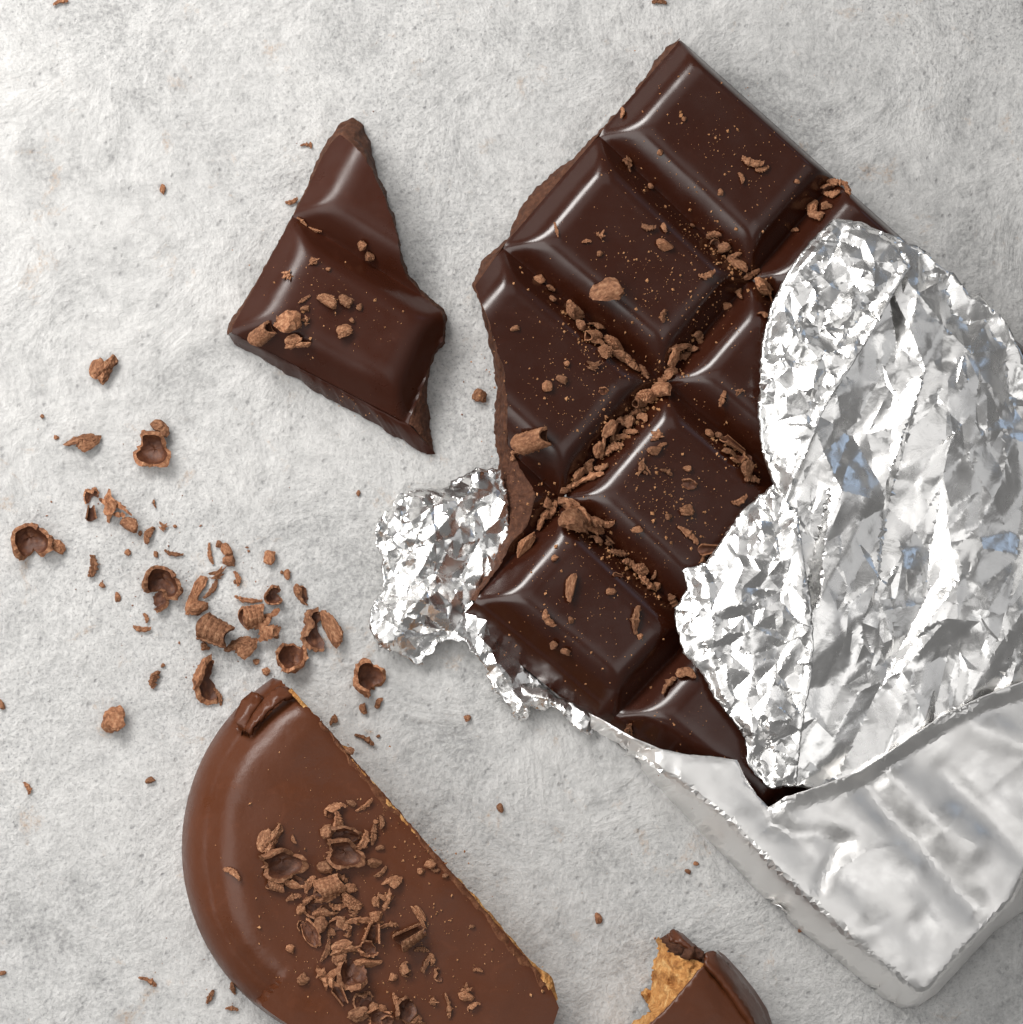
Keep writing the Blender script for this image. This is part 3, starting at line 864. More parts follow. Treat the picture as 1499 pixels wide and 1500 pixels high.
# ------------------------------------------------------------------ shavings and crumbs
def ico(level):
    bm = bmesh.new()
    bmesh.ops.create_icosphere(bm, subdivisions=level, radius=1)
    V = np.array([v.co[:] for v in bm.verts])
    F = [[v.index for v in f.verts] for f in bm.faces]
    bm.free()
    return V, F
def unit_mesh(name, V, F, midx=None, sharp=math.radians(32), mats=None):
    V = np.array(V, float)
    lo, hi = V.min(0), V.max(0)
    V = (V-(lo+hi)/2)/np.maximum(hi-lo, 1e-6)
    V[:, 2] += .5                                # sits on its base; 1 x 1 x 1
    o = mesh(name, V/S*1.0, F, mats or [CRUMB, CRUMBD], None, (0, 0, 0), True, sharp, midx)
    me = o.data
    bpy.data.objects.remove(o)
    return me
def n3(V, sz, seed):
    return (fbm(V[:, 0]/sz*10, V[:, 1]/sz*10, 10, seed)+fbm(V[:, 1]/sz*10+31, V[:, 2]/sz*10, 10, seed+1)+fbm(V[:, 2]/sz*10+17, V[:, 0]/sz*10, 10, seed+2))/2
def mk_chunk(seed, level=3):
    rn = np.random.RandomState(seed)
    V, F = ico(level)
    D = V.copy()
    V = V*(1+.30*n3(D, .7, seed)[:, None])
    for _ in range(5):                            # chipped faces
        n = rn.randn(3)
        n /= np.linalg.norm(n)
        k = rn.uniform(.45, .8)
        d = V@n
        V = V-np.maximum(d-k, 0)[:, None]*n*.9
    ax = rn.randn(3)
    ax[2] *= .3
    ax /= np.linalg.norm(ax)
    perp = np.cross(ax, [0, 0, 1])
    V = V*(1+.06*np.sin((V@perp)*rn.uniform(9, 15)+3*n3(D, 1.0, seed+9))[:, None])
    V = V+.10*np.stack([n3(D, .30, seed+20+k) for k in range(3)], 1)+.05*np.stack([n3(D, .12, seed+40+k) for k in range(3)], 1)
    return unit_mesh('cocoa_chunk', V, F)
def mk_sliver(seed):
    rn = np.random.RandomState(seed)
    nu, nv = 15, 10
    V, F = [], []
    bend, tw = rn.uniform(-.7, .7), rn.uniform(-.8, .8)
    for i in range(nu):
        t = i/(nu-1)
        rad = (.30+.55*math.sin(math.pi*min(max(t*.9+.05, 0), 1)))*(1+.25*rn.randn()*.6)
        for j in range(nv):
            a = 2*math.pi*j/nv+tw*t
            rr = rad*(1+.30*rn.randn()*.5)*(1 if j % 3 else .72)
            V.append((t*6-3, math.cos(a)*rr+bend*2*(t-.5)**2*4*.5, math.sin(a)*rr*.8))
    for i in range(nu-1):
        for j in range(nv):
            k = (j+1) % nv
            F.append((i*nv+j, i*nv+k, (i+1)*nv+k, (i+1)*nv+j))
    F.append(tuple(range(nv))[::-1])
    F.append(tuple((nu-1)*nv+j for j in range(nv)))
    return unit_mesh('cocoa_sliver', V, F)
def mk_shell(seed, phi, squash=.75, thick=.13, tilt=0.0):
    """ragged bowl: inside dark, outside light and striated"""
    rn = np.random.RandomState(seed)
    nr, ns = 12, 36
    V, F, mi = [], [], []
    ph = rn.rand(6)*6.28
    th = np.arange(ns)/ns*2*math.pi
    edge = phi*(1+.24*np.sin(2*th+ph[0])+.17*np.sin(3*th+ph[1])+.05*np.sin(7*th+ph[2])+.05*rn.randn(ns))
    for s in (1, 0):
        for i in range(nr+1):
            r = max(i/nr, .0005)
            for j in range(ns):
                f = r*edge[j]
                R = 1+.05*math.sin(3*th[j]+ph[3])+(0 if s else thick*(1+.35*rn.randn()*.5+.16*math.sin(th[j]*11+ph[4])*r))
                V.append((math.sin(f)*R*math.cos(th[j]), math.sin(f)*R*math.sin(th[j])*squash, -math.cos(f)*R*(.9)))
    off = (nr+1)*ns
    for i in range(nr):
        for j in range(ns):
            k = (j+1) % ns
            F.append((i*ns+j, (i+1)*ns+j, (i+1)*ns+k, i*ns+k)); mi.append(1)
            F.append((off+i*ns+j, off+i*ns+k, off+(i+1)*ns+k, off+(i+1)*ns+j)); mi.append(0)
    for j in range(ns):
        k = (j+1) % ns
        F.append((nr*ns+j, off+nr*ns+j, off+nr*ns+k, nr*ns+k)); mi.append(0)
    F = [tuple(reversed(f)) for f in F]
    V = np.array(V)
    c, s_ = math.cos(tilt), math.sin(tilt)
    V = np.stack([V[:, 0], V[:, 1]*c-V[:, 2]*s_, V[:, 1]*s_+V[:, 2]*c], 1)
    V = V+.13*np.stack([n3(V, .9, seed+20+k) for k in range(3)], 1)+.035*np.stack([n3(V, .25, seed+40+k) for k in range(3)], 1)
    return unit_mesh('cocoa_cup', V, F, mi)
def mk_roll(seed, turns=1.15, length=2.0, ribs=16, taper=.15, flat=.85):
    """ribbed curl rolled round its long axis"""
    rn = np.random.RandomState(seed)
    na, nl = 40, 34
    V, F, mi = [], [], []
    ph = rn.rand(5)*6.28
    for s in (0, 1):
        for i in range(nl):
            t = i/(nl-1)
            for j in range(na):
                a = j/(na-1)*turns*2*math.pi
                tt = t+.05*math.sin(a*2+ph[0])*(1 if .1 < t < .9 else 2)
                rib = .055*abs(math.sin(tt*ribs+.35*math.sin(a*1.5+ph[1])))+.02*rn.randn()
                rad = (1-taper*t)*(1-.13*a/6.28)+(rib if s == 0 else -.17)
                V.append(((tt-.5)*length, math.cos(a+ph[2])*rad, math.sin(a+ph[2])*rad*flat))
    off = na*nl
    for i in range(nl-1):
        for j in range(na-1):
            a = i*na+j
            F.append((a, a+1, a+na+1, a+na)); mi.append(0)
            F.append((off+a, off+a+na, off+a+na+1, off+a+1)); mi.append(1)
    for j in range(na-1):
        for b in (0, (nl-1)*na):
            F.append((b+j, off+b+j, off+b+j+1, b+j+1)); mi.append(0)
    for i in range(nl-1):
        for b in (0, na-1):
            F.append((i*na+b, (i+1)*na+b, off+(i+1)*na+b, off+i*na+b)); mi.append(0)
    return unit_mesh('cocoa_curl', V, F, mi)
def mk_rib(seed):
    """solid ribbed lump, broken flat on one side"""
    rn = np.random.RandomState(seed)
    V, F = ico(4)
    D = V.copy()
    rb = rn.uniform(12, 19)
    ph = rn.uniform(0, 6)
    w = D[:, 0]*rb+1.1*np.sin(D[:, 1]*2.2+ph)+.9*n3(D, 1.1, seed+4)
    saw = (w/math.pi) % 1.0
    V = V*(1+.22*n3(D, .9, seed)+.20*(saw-.5))[:, None]
    for _ in range(5):
        n = rn.randn(3)
        n /= np.linalg.norm(n)
        k = rn.uniform(.5, .8)
        V = V-np.maximum(V@n-k, 0)[:, None]*n*.95
    c = np.array([rn.uniform(-.3, .3), rn.uniform(-.9, -.5), .75])
    dd = np.linalg.norm(V-c, axis=1)
    V = V+(V-c)/dd[:, None]*np.maximum(.55-dd, 0)[:, None]*np.array([.9, .9, -.9])   # scooped hollow
    V = V+.035*np.stack([n3(D, .2, seed+20+k) for k in range(3)], 1)
    return unit_mesh('cocoa_ribbed', V, F, None, math.radians(38))
def mk_shard(seed):
    """a few thin splinters stuck together"""
    rn = np.random.RandomState(seed)
    V, F = [], []
    for k in range(6):
        a, L, w = rn.uniform(0, math.pi), rn.uniform(1.2, 2.6), rn.uniform(.16, .42)
        c = rn.uniform(-.5, .5, 3)*np.array([1.4, 1.4, .9])
        tl = rn.uniform(-.5, .5)
        ax = np.array([math.cos(a), math.sin(a), tl]); ax /= np.linalg.norm(ax)
        sd = np.cross(ax, [0, 0, 1]); sd /= np.linalg.norm(sd)
        up = np.cross(sd, ax)
        b = len(V)
        for i in range(7):
            t = i/6-.5
            ww = w*(1-.75*abs(2*t)**1.6)*(1+.25*rn.randn())
            cc = c+ax*L*t+up*(.35*(t*2)**2*rn.choice([-1, 1])*.5)
            for sx, sy in ((-1, -.45), (1, -.45), (1, .45), (-1, .45)):
                V.append(cc+sd*sx*ww+up*sy*ww*(1+.2*rn.randn()))
        for i in range(6):
            for j in range(4):
                q = (j+1) % 4
                F.append((b+i*4+j, b+i*4+q, b+(i+1)*4+q, b+(i+1)*4+j))
        F.append((b+3, b+2, b+1, b)); F.append((b+24, b+25, b+26, b+27))
    return unit_mesh('cocoa_splinters', V, F, None, math.radians(25))
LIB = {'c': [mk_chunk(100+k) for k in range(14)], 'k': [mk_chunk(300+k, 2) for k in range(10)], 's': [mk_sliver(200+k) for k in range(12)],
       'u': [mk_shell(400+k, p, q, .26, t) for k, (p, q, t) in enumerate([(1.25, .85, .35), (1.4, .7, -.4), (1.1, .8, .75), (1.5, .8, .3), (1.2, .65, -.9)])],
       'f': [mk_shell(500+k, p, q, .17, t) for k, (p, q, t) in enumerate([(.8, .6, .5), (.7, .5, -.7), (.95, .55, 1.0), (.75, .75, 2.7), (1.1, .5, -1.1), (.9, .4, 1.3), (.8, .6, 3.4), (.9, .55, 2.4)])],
       'r': [mk_roll(600+k, t, l, rb, tp) for k, (t, l, rb, tp) in enumerate([(1.2, 2.6, 17, .1), (.6, 2.4, 24, .45)])]+[mk_rib(650+k) for k in range(5)],
       'R': [mk_roll(600+k, t, l, rb, tp, .9) for k, (t, l, rb, tp) in enumerate([(1.2, 2.6, 19, .1), (1.0, 2.2, 15, .2), (.8, 2.0, 17, .35)])],
       'x': [mk_shard(700+k) for k in range(6)]}

# x,y,dx,dy[,kind[,angle]]   (photo pixels)
BAR_BITS = """791,406,16,14;806,424,11,7;808,439,11,9;834,445,9,12;839,460,32,20,c,10;850,480,15,15;873,481,27,14,f;866,494,24,14;875,503,18,13;896,505,32,14,r,-20;887,518,16,18;909,524,27,15,c,-5;923,537,26,12;941,547,11,20;872,535,22,14;890,425,42,30,c,15;971,462,8,16;755,481,12,7;824,556,15,10;801,566,13,14;884,572,13,10;830,532,7,7
785,638,56,34,R,22;759,667,16,22;945,576,34,18,r,8;972,576,24,22,c;935,586,20,13;932,601,24,12,s,30;944,613,18,14;911,622,34,28,f,10;890,625,18,26,c;903,640,34,12,s,15;927,634,22,9;875,652,20,32,f,90;887,662,13,18;902,659,24,13,s,30;863,680,18,22;848,691,28,16,f,40;863,703,42,12,s,18;884,688,18,10;839,709,28,10,s,25;824,716,11,10
995,508,36,13,f,10;983,520,16,24;998,520,22,11;1016,511,22,10,s,-30;1029,493,12,26;1019,487,14,10;983,542,19,12;980,553,21,9;968,560,10,12;1037,404,21,11;1112,424,27,24,c;1085,433,10,19;1066,446,14,11;1118,463,17,11;1128,430,12,18
1060,583,9,20;1085,574,13,8;1036,636,13,11;1052,640,10,12;1071,655,36,12,r,-20;1067,665,20,13;1079,675,26,14,f,20;1094,672,14,16;1091,691,18,24,r,80;1100,703,20,10
962,638,18,12;970,652,12,6;959,661,18,12;944,684,16,22;976,690,16,8;1008,686,11,8;1010,709,20,13;1007,747,20,15,c;1010,781,32,11,s,-40;935,774,14,10;1039,805,25,15,r,5;1031,820,8,13;1085,733,20,11;980,757,8,8
799,735,13,14;791,757,14,28,s,65;805,757,8,8;814,747,18,24,c;826,738,16,15;845,742,36,26,f,-10;853,757,26,26,c;839,771,40,32,c,-25;875,760,26,20,s,35;890,765,22,11;872,781,30,16;872,793,20,14;890,796,13,15;765,796,18,42,r,80
908,814,30,11,s,10;920,829,23,12;936,838,25,17,r,10;944,856,27,12,s,-25;905,844,14,8;960,842,5,14;965,857,10,12;989,877,12,22
837,862,13,36,r,82;929,907,14,34,s,84;804,904,12,23,s,-58;837,908,7,9;813,943,10,14;831,953,13,10;895,866,14,9;938,932,8,7;813,818,10,8
1007,989,22,20,f;980,1006,12,26,s,55;925,1065,12,19
881,343,13,12;859,353,12,6;879,371,8,7;816,337,5,20;951,334,17,9;972,334,8,13;973,358,22,14;1013,331,9,6;805,423,12,6;915,166,7,16;917,241,14,22;951,274,8,8;968,222,8,8;1003,174,6,6
1103,238,27,12,s,-15;1117,249,17,8;1087,261,7,14;1168,265,8,6;1056,281,7,9;1048,341,22,10;1049,355,12,13;1064,359,19,13;1073,374,28,10,s,38;1079,390,30,13,r,-42;1099,401,26,10,s,30
1211,274,20,16;1227,271,26,12,s,-10;1240,279,10,20;1221,287,20,11;1213,302,14,13;1195,306,14,22;1197,319,22,13,c;1167,338,11,6"""
PIECE_BITS = """445,322,17,7,s,-40;463,335,18,7,s,-12;533,357,13,17;544,374,14,14;459,383,16,11;422,405,12,15;481,395,7,6;446,439,19,6,s,35;447,452,13,8;480,439,28,17,r,-20;507,442,20,15,c,-25;527,449,8,10;388,482,40,27,R,42;423,467,36,29,c;447,469,14,15;437,497,36,22,f,15;504,485,22,17,c;515,470,7,8"""
STONE_BITS = """225,665,52,50,u,-30;235,627,28,19,c;122,650,50,24,f,15;48,793,54,46,u,10;84,800,16,26,c,-50;135,726,22,20,f;133,752,15,20;169,738,34,44,x;190,769,25,19,r,-20;217,784,12,24,s,65;240,772,14,13;136,829,14,28,s,85;226,738,5,11;254,812,25,8,s,-12;188,809,9,9;229,812,7,10;149,858,8,9;173,874,8,13;240,852,54,40,u,-20;236,882,22,32,f,80;286,872,20,54,f,75
62,610,6,6;83,641,7,6;321,797,9,10;332,806,14,20;336,822,17,16;307,811,7,28,s,-80;320,839,28,16,x,35;349,847,9,20;395,817,16,19,c;421,842,9,15;311,865,9,30,s,55;289,891,30,20,c,20;315,926,52,44,R,-25;369,901,36,38,R,15;363,879,36,9,s,-8;399,870,24,26,u;443,870,17,32,f,-60;393,915,36,38,x;356,950,46,30,f,20;300,947,13,12;424,961,44,42,u,40;463,921,34,58,f,80;484,921,22,52,r,-60;375,969,9,9;389,982,11,11;301,993,38,66,u,85;321,1019,8,24
208,921,23,9,s,-5;215,905,7,13;225,994,13,24,s,70;239,974,6,6;536,990,48,48,u,120;532,1039,11,15;555,1030,12,14;489,1055,10,16;535,1082,28,10,s,-28;152,538,32,42,f,70;703,580,21,18,c;238,277,9,14;168,1052,30,38,c,70;42,1153,9,17;220,1143,14,9;217,1435,25,10,s,-25;308,1460,9,19;340,1477,17,8;877,1345,10,15;733,1183,9,13;447,212,13,7;428,295,17,8;88,2,20,10;966,1,20,9;205,782,6,8;256,771,6,5;413,838,5,5;150,560,6,5;455,213,5,9;341,1447,9,17,s;383,912,8,20,s,40;437,868,7,7;345,852,5,6;405,930,7,10;2,1032,9,14;4,1425,10,6;1008,1277,9,6;1020,1265,8,6;1174,1362,10,6;555,1078,5,5;685,1052,10,9;525,723,6,9"""
COOKIE_BITS = """395,1229,28,46,f,70;416,1266,62,44,u,5;430,1230,6,12;404,1298,24,14;437,1292,34,18,f;452,1294,14,24,s,60;430,1313,20,11;491,1186,30,18,f,15;494,1203,16,26,s,80;514,1176,14,8;535,1180,26,8,s,38;479,1219,18,20;504,1222,46,24,f,-10;506,1255,54,40,u,-15;533,1232,16,26,s,60;547,1223,11,26;560,1205,8,17;552,1204,9,6;557,1242,12,7;548,1264,20,13;558,1278,20,8,s,40;478,1270,22,17;499,1284,20,11;480,1300,40,28,r,20;458,1325,26,30,u,60;482,1316,38,10,s,20;514,1320,32,16,r,-40;514,1301,18,13;480,1334,30,16,f;440,1332,14,14;576,1294,28,17,f,20;566,1318,20,32,x;552,1318,12,20;616,1342,12,36,f,-55;600,1370,46,32,R,30;500,1358,30,28,f,-50;533,1349,50,10,s,0;545,1366,24,28,r,80;470,1354,22,20,c;455,1368,20,40,f,-65;442,1356,11,15;486,1367,12,14;569,1354,24,10,s,10;552,1342,17,15;506,1387,42,20,f,15;539,1390,28,22,u,-20;479,1392,10,30,s,70;482,1428,34,40,x,-40;516,1430,42,44,f,-35;538,1410,38,13,r,2;499,1406,20,18;618,1391,19,8;444,1433,16,15,c;425,1390,12,11;497,1459,16,26,r,-60;533,1464,28,19,f;526,1486,27,19,c;547,1474,14,12;557,1492,34,26,u;594,1482,30,34,f,60;581,1469,9,28,s,-70;595,1420,18,20;624,1411,9,26,s,65;634,1404,8,16;577,1432,11,11;642,1427,11,19,f;658,1472,10,32,s,-80;636,1466,15,11;682,1447,18,14;683,1460,22,13,c;695,1475,19,12,f;701,1421,13,6;692,1357,8,5;629,1267,16,13;617,1277,10,9;638,1276,11,6;652,1284,9,7;343,1279,26,10,s,-32;512,1100,13,10;449,1434,6,6;620,1420,6,7;470,1310,18,12;468,1338,20,12;494,1328,22,12;520,1338,16,12;510,1370,10,8;566,1495,18,14;610,1495,24,16;560,1478,14,10"""
SPECIAL = {
 (785, 638): ('shaving', 'large ribbed chocolate curl lying on the bitten square of the dark bar'),
 (890, 425): ('crumb', 'biggest rough cocoa crumb on the second square from the bar top'),
 (839, 771): ('crumb', 'biggest round crumb in the heap above the bar lower left square'),
 (765, 796): ('shaving', 'upright split shaving on the shiny left rim of the lower left square'),
 (837, 862): ('shaving', 'rough brown stick near the top of the bar lower left square'),
 (929, 907): ('shaving', 'smooth tan stick standing near the torn foil on the lower left square'),
 (804, 904): ('shaving', 'slanting tan stick left of centre on the lower left square'),
 (1103, 238): ('shaving', 'tan flake alone on the top corner square of the dark bar'),
 (1112, 424): ('crumb', 'roundish crumb at the groove crossing beside the foil top flap'),
 (1007, 989): ('shaving', 'dark curled crumb on the square wedged under the torn foil'),
 (980, 1006): ('shaving', 'pale bent sliver on the square wedged under the torn foil'),
 (1039, 805): ('shaving', 'short striped stick next to the foil on the middle square'),
 (1010, 781): ('shaving', 'forked sliver low on the middle square of the dark bar'),
 (388, 482): ('shaving', 'pointed striped shaving at the lower left of the snapped piece'),
 (423, 467): ('crumb', 'biggest round crumb on the snapped chocolate piece'),
 (437, 497): ('shaving', 'flat brown flake nearest the lower edge of the snapped piece'),
 (480, 439): ('shaving', 'long ribbed crumb at the centre of the snapped piece'),
 (504, 485): ('crumb', 'smooth pale round crumb right of the cluster on the snapped piece'),
 (507, 442): ('crumb', 'knobbly crumb just right of the ribbed one on the snapped piece'),
 (225, 665): ('shaving', 'cup shaped shaving with dark hollow under a small oval crumb on stone'),
 (235, 627): ('crumb', 'oval grainy crumb just above the cup shaped shaving on stone'),
 (122, 650): ('shaving', 'flat torn flake with pointed left end on the left stone'),
 (48, 793): ('shaving', 'dark hollow curl farthest left on the stone'),
 (84, 800): ('crumb', 'rough tail crumb touching the hollow curl farthest left'),
 (169, 738): ('shaving', 'bundle of splinters on the stone above the striped oval crumb'),
 (190, 769): ('crumb', 'striped oval crumb below the bundle of splinters'),
 (240, 852): ('shaving', 'bulging hollow curl at the left end of the shavings pile'),
 (236, 882): ('shaving', 'smaller curl tucked under the bulging hollow one'),
 (286, 872): ('shaving', 'long upright flake in the left half of the shavings pile'),
 (315, 926): ('shaving', 'thick ribbed curl with a notch, low in the shavings pile'),
 (369, 901): ('shaving', 'cone shaped ribbed shaving in the middle of the pile'),
 (363, 879): ('shaving', 'thin curved sliver resting above the ribbed cone'),
 (399, 870): ('shaving', 'small folded shaving right above the ribbed cone'),
 (443, 870): ('shaving', 'half moon shaving at the upper right of the pile'),
 (393, 915): ('shaving', 'tangle of dark splinters right of the ribbed cone'),
 (356, 950): ('shaving', 'twisted flake at the bottom centre of the shavings pile'),
 (424, 961): ('shaving', 'round open cup at the lower right of the shavings pile'),
 (463, 921): ('shaving', 'tall dished flake at the right end of the pile'),
 (484, 921): ('shaving', 'knobbly stick leaning on the tall dished flake'),
 (301, 993): ('shaving', 'long trough shaped shaving just above the coated biscuit'),
 (536, 990): ('shaving', 'ball shaped dark curl alone below the crumpled foil edge'),
 (535, 1082): ('shaving', 'thin bent sliver on stone right of the biscuit tip'),
 (152, 538): ('shaving', 'small upright curl alone, topmost of the left stone shavings'),
 (703, 580): ('crumb', 'crumb on stone between the snapped piece and the bitten bar'),
 (168, 1052): ('crumb', 'bean shaped light brown crumb left of the coated biscuit'),
 (320, 839): ('shaving', 'flat ragged flake at the top of the shavings pile'),
 (395, 817): ('crumb', 'squarish orange brown crumb alone above the shavings pile'),
 (395, 1229): ('shaving', 'notched flat flake above the dished one on the biscuit'),
 (416, 1266): ('shaving', 'wide shallow dish shaped shaving on the biscuit left side'),
 (506, 1255): ('shaving', 'dark hollow cup on top of the biscuit shavings heap'),
 (504, 1222): ('shaving', 'arched flake leaning over the dark hollow cup on the biscuit'),
 (491, 1186): ('shaving', 'pale bent flake topmost on the biscuit'),
 (480, 1300): ('shaving', 'wide wrinkled curl in the upper middle of the biscuit heap'),
 (533, 1349): ('shaving', 'long thin sliver lying across the biscuit heap'),
 (500, 1358): ('shaving', 'smooth triangular flake in the middle of the biscuit heap'),
 (616, 1342): ('shaving', 'slim crescent shaving right of the biscuit heap'),
 (600, 1370): ('shaving', 'thick ribbed curl just below the slim crescent on the biscuit'),
 (516, 1430): ('shaving', 'fan shaped striped flake low in the biscuit heap'),
 (482, 1428): ('shaving', 'sheaf of split splinters left of the fan shaped flake'),
 (538, 1410): ('shaving', 'straight rod shaved flat above the fan shaped flake'),
 (455, 1368): ('shaving', 'narrow curved flake on the left flank of the biscuit heap'),
 (506, 1387): ('shaving', 'arched strip above the splinter sheaf on the biscuit'),
 (343, 1279): ('shaving', 'lone split sliver near the rounded left rim of the biscuit'),
 (658, 1472): ('shaving', 'upright rough stick near the lower right of the biscuit'),
 (566, 1318): ('shaving', 'hooked splinters between the heap and the slim crescent'),
 (576, 1294): ('shaving', 'reddish four cornered flake right of the biscuit heap'),
}
SQ = {(0, 0): 'on the top corner square of the dark bar', (1, 0): 'on the second square down the left side of the bar', (2, 0): 'on the bitten square of the dark bar',
      (0, 1): 'on the square below the bar upper right edge', (1, 1): 'on the square left of the foil top flap', (2, 1): 'on the middle square of the dark bar',
      (3, 1): 'on the lower left corner square of the bar', (3, 2): 'on the square wedged under the torn foil', (2, 2): 'on the square mostly under foil', (0, 2): 'on the square mostly under foil', (1, 2): 'on the square mostly under foil'}
def bar_site(p):
    dV = [(p-a)@n for a, n in VL]
    dU = [(p-a)@n for a, n in UL]
    r = max(0, min(3, sum(d > 0 for d in dV)-1))
    c = max(0, min(3, sum(d > 0 for d in dU)-1))
    kv, ku = int(np.argmin(np.abs(dV))), int(np.argmin(np.abs(dU)))
    if abs(dU[ku]) < 24 and ku == 1:
        return ('in the upper end of the long crumb filled groove', 'in the groove between the second square and the foil', 'in the groove from the bar centre to the bite', 'in the groove by the lower left square')[r]
    if abs(dV[kv]) < 24 and kv in (1, 2, 3):
        if c == 0:
            return {1: 'in the groove below the top corner square', 2: 'in the groove above the bitten square', 3: 'at the snapped tip of the bar'}[kv]
        return {1: 'in the groove end beside the foil top flap', 2: 'in the groove above the middle square', 3: 'in the groove below the middle square'}[kv]
    return SQ.get((r, c), 'on the dark bar beside the foil')
def stone_site(x, y):
    if y < 330 or x < 3:
        return 'on the bare upper stone'
    if x < 290 and y < 905 and not (x > 200 and y > 840):
        return 'in the loose scatter on the left stone'
    if 200 < x < 520 and 780 < y < 1030:
        return 'in the shavings pile above the biscuit'
    if x > 480 and y < 1110:
        return 'on stone between the biscuit tip and the foil'
    if x < 480:
        return 'on stone left of the biscuit'
    return 'on stone below the foil wrapper'
def cookie_site(x, y):
    if x > 600:
        return 'on the right side of the biscuit near its broken edge'
    if y < 1250:
        return 'above the heap on the biscuit top'
    if y < 1345:
        return 'in the upper half of the biscuit heap'
    if y < 1445:
        return 'in the lower half of the biscuit heap'
    return 'on the biscuit at the bottom of the heap'
NM = {'c': ('cocoa_crumb', 'crumb', 'lumpy brown crumb'), 'k': ('cocoa_crumb', 'crumb', 'grainy brown crumb'), 's': ('cocoa_sliver', 'shaving', 'narrow brown sliver'), 'f': ('chocolate_flake', 'shaving', 'curved brown flake'),
      'u': ('chocolate_curl', 'shaving', 'hollow brown curl'), 'r': ('chocolate_curl', 'shaving', 'ribbed brown curl'), 'R': ('chocolate_curl', 'shaving', 'ribbed brown roll'), 'x': ('chocolate_splinters', 'shaving', 'bundle of splinters')}
zero = lambda P: np.zeros(len(P))
rnd = random.Random(77)
placed = {}
def bits(txt, hf, site, up=1.14):
    for line_ in txt.replace('\n', ';').split(';'):
        if not line_.strip():
            continue
        a = line_.split(',')
        x, y, dx, dy = map(float, a[:4])
        kind = a[4] if len(a) > 4 else None
        asp = max(dx, dy)/min(dx, dy)
        if kind is None:
            kind = 's' if asp > 1.75 else rnd.choice('cffxr') if max(dx, dy) > 17 else rnd.choice('kkkfx') if max(dx, dy) > 12 else 'k'
        uu = 1.0 if kind == 'R' else up
        L, Wd = max(dx, dy)*uu, min(dx, dy)*uu
        if len(a) > 5:
            an = math.radians(float(a[5]))
        else:
            an = (0 if dx >= dy else math.pi/2)+rnd.uniform(-.45, .45)
        hfac = {'c': .72, 'k': .7, 's': .75, 'f': .55, 'u': .62, 'r': .8, 'R': .85, 'x': .6}[kind]
        H = Wd*hfac
        p = on_surface(x, y, lambda P: hf(P)+H*.4, 50)
        z = p[2]-H*.4
        # rest on top of bits already under it
        for (qx, qy, qr, qt) in placed.get(id(hf), []):
            dd = math.hypot(qx-p[0], qy-p[1])
            if dd < (qr+Wd*.5)*.62:
                z = max(z, min(qt-.45*H, z+10))
        placed.setdefault(id(hf), []).append((p[0], p[1], Wd*.5, z+H))
        e = 5.0
        g0 = np.array([[p[0], p[1]], [p[0]+e, p[1]], [p[0], p[1]+e]])
        h0 = hf(g0)
        nrm = Vector((-(h0[1]-h0[0])/e, -(h0[2]-h0[0])/e, 1)).normalized()
        q = Vector((0, 0, 1)).rotation_difference(nrm)
        q = q @ Euler((rnd.uniform(-.18, .18), rnd.uniform(-.18, .18), an)).to_quaternion()
        nm, cat, desc = NM[kind]
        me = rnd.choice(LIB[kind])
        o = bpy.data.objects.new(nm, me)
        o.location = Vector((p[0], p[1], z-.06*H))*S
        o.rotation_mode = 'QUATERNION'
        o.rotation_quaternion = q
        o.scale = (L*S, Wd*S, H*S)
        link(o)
        sp = SPECIAL.get((int(x), int(y)))
        st = site(x, y, p)
        if sp:
            tag(o, sp[1], sp[0], 'chocolate shavings and crumbs')
        else:
            size = 'large' if L > 26 else 'small' if L > 14 else 'tiny'
            tag(o, f'{size} {desc} {st}', cat, f'{size} {desc}s {st}')
bits(BAR_BITS, hf_bar, lambda x, y, p: bar_site(p[:2]), 1.24)
bits(PIECE_BITS, hf_piece, lambda x, y, p: 'on the snapped chocolate piece')
bits(STONE_BITS, zero, lambda x, y, p: stone_site(x, y))
bits(COOKIE_BITS, hf_cookie, lambda x, y, p: cookie_site(x, y))

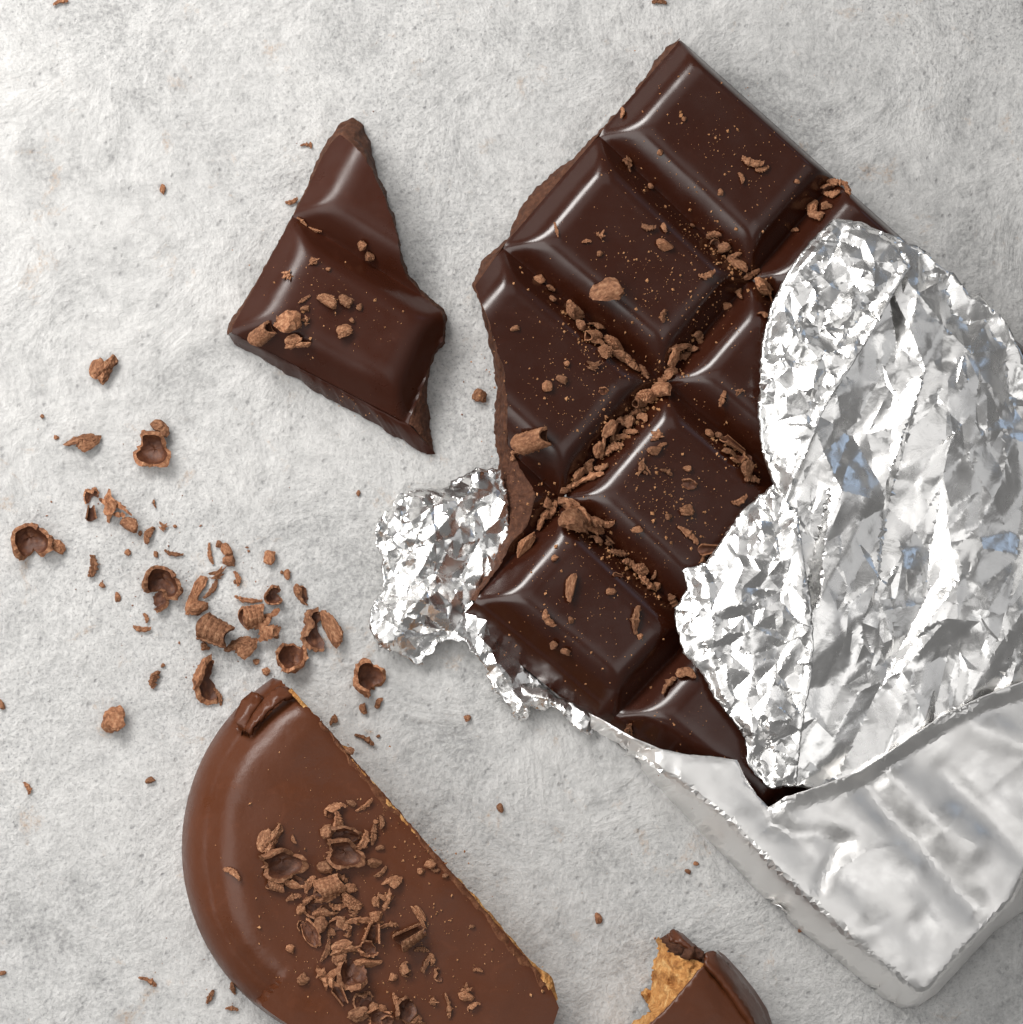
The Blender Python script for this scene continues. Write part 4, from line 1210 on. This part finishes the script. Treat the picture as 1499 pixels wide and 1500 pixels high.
# ------------------------------------------------------------------ cocoa dust (uncountable specks)
def dust(name, hf, spots, label, seed, m=TAN):
    rn = np.random.RandomState(seed)
    VV, FF = [], []
    base8 = np.array([(1, 0, 0), (-1, 0, 0), (0, 1, 0), (0, -1, 0), (0, 0, 1), (0, 0, -.6)], float)
    f8 = [(0, 2, 4), (2, 1, 4), (1, 3, 4), (3, 0, 4), (2, 0, 5), (1, 2, 5), (3, 1, 5), (0, 3, 5)]
    for (x, y, sx, sy, n, r0) in spots:
        an = math.radians(40)
        for _ in range(n):
            a, b = rn.randn()*sx, rn.randn()*sy
            px, py = x+a*math.cos(an)-b*math.sin(an), y+a*math.sin(an)+b*math.cos(an)
            p = W(px, py, 84 if hf is not zero else 0)
            z = float(hf(np.array([[p.x, p.y]]))[0])
            if hf is not zero and z < 44:
                continue
            r = r0*(.35+rn.exponential(.55))
            r = min(r, 3.0)
            k = len(VV)
            st = rn.uniform(.6, 1.5, 3)
            rot = Euler((rn.rand()*6, rn.rand()*6, rn.rand()*6)).to_matrix()
            for v in base8:
                w = rot @ Vector(v*st*r)
                VV.append((p.x+w.x, p.y+w.y, z+w.z+r*.4))
            FF += [tuple(i+k for i in t) for t in f8]
    tag(mesh(name, VV, FF, m, None, (0, 0, 0), False), label, None, None, 'stuff')
dust('cocoa_dust', hf_bar, [(1070, 220, 75, 55, 260, 1.0), (960, 400, 60, 45, 330, 1.0), (990, 300, 90, 30, 150, .9), (860, 560, 55, 55, 300, .9), (980, 740, 45, 45, 330, 1.05), (850, 890, 70, 60, 260, .85), (1040, 470, 40, 40, 90, .8), (1050, 620, 40, 40, 90, .8), (890, 640, 60, 20, 120, 1.2), (860, 770, 60, 20, 140, 1.2), (880, 500, 60, 14, 90, 2.2), (940, 610, 10, 70, 110, 2.4), (1000, 520, 8, 60, 60, 2.0), (860, 770, 60, 14, 80, 2.3), (1070, 370, 40, 10, 50, 2.2), (1085, 670, 36, 10, 50, 2.0), (940, 840, 40, 10, 50, 2.0), (1000, 1060, 50, 40, 60, .7), (770, 500, 25, 60, 60, .7), (1060, 360, 40, 15, 80, 1.2)], 'fine cocoa dust over the dark bar', 3)
dust('cocoa_dust', hf_piece, [(455, 430, 45, 30, 110, .9), (540, 460, 40, 30, 40, .9), (490, 560, 60, 10, 40, .9)], 'fine cocoa dust over the snapped piece', 5)
dust('cocoa_dust', hf_cookie, [(500, 1270, 70, 50, 220, .9), (480, 1390, 70, 60, 240, .9), (600, 1420, 60, 50, 150, .9), (600, 1230, 60, 14, 90, 1.2), (430, 1130, 60, 60, 30, .8), (690, 1380, 70, 12, 60, 1.1)], 'fine cocoa dust over the coated biscuit', 7)
dust('cocoa_dust', zero, [(300, 870, 110, 70, 110, 1.0), (180, 780, 80, 70, 60, .9), (480, 1060, 60, 40, 25, .9), (300, 1450, 60, 30, 25, .9), (700, 560, 40, 40, 14, .8), (900, 1340, 60, 60, 16, .9), (455, 250, 30, 50, 20, .9)], 'fine cocoa dust scattered on the stone', 9, CRUMB)
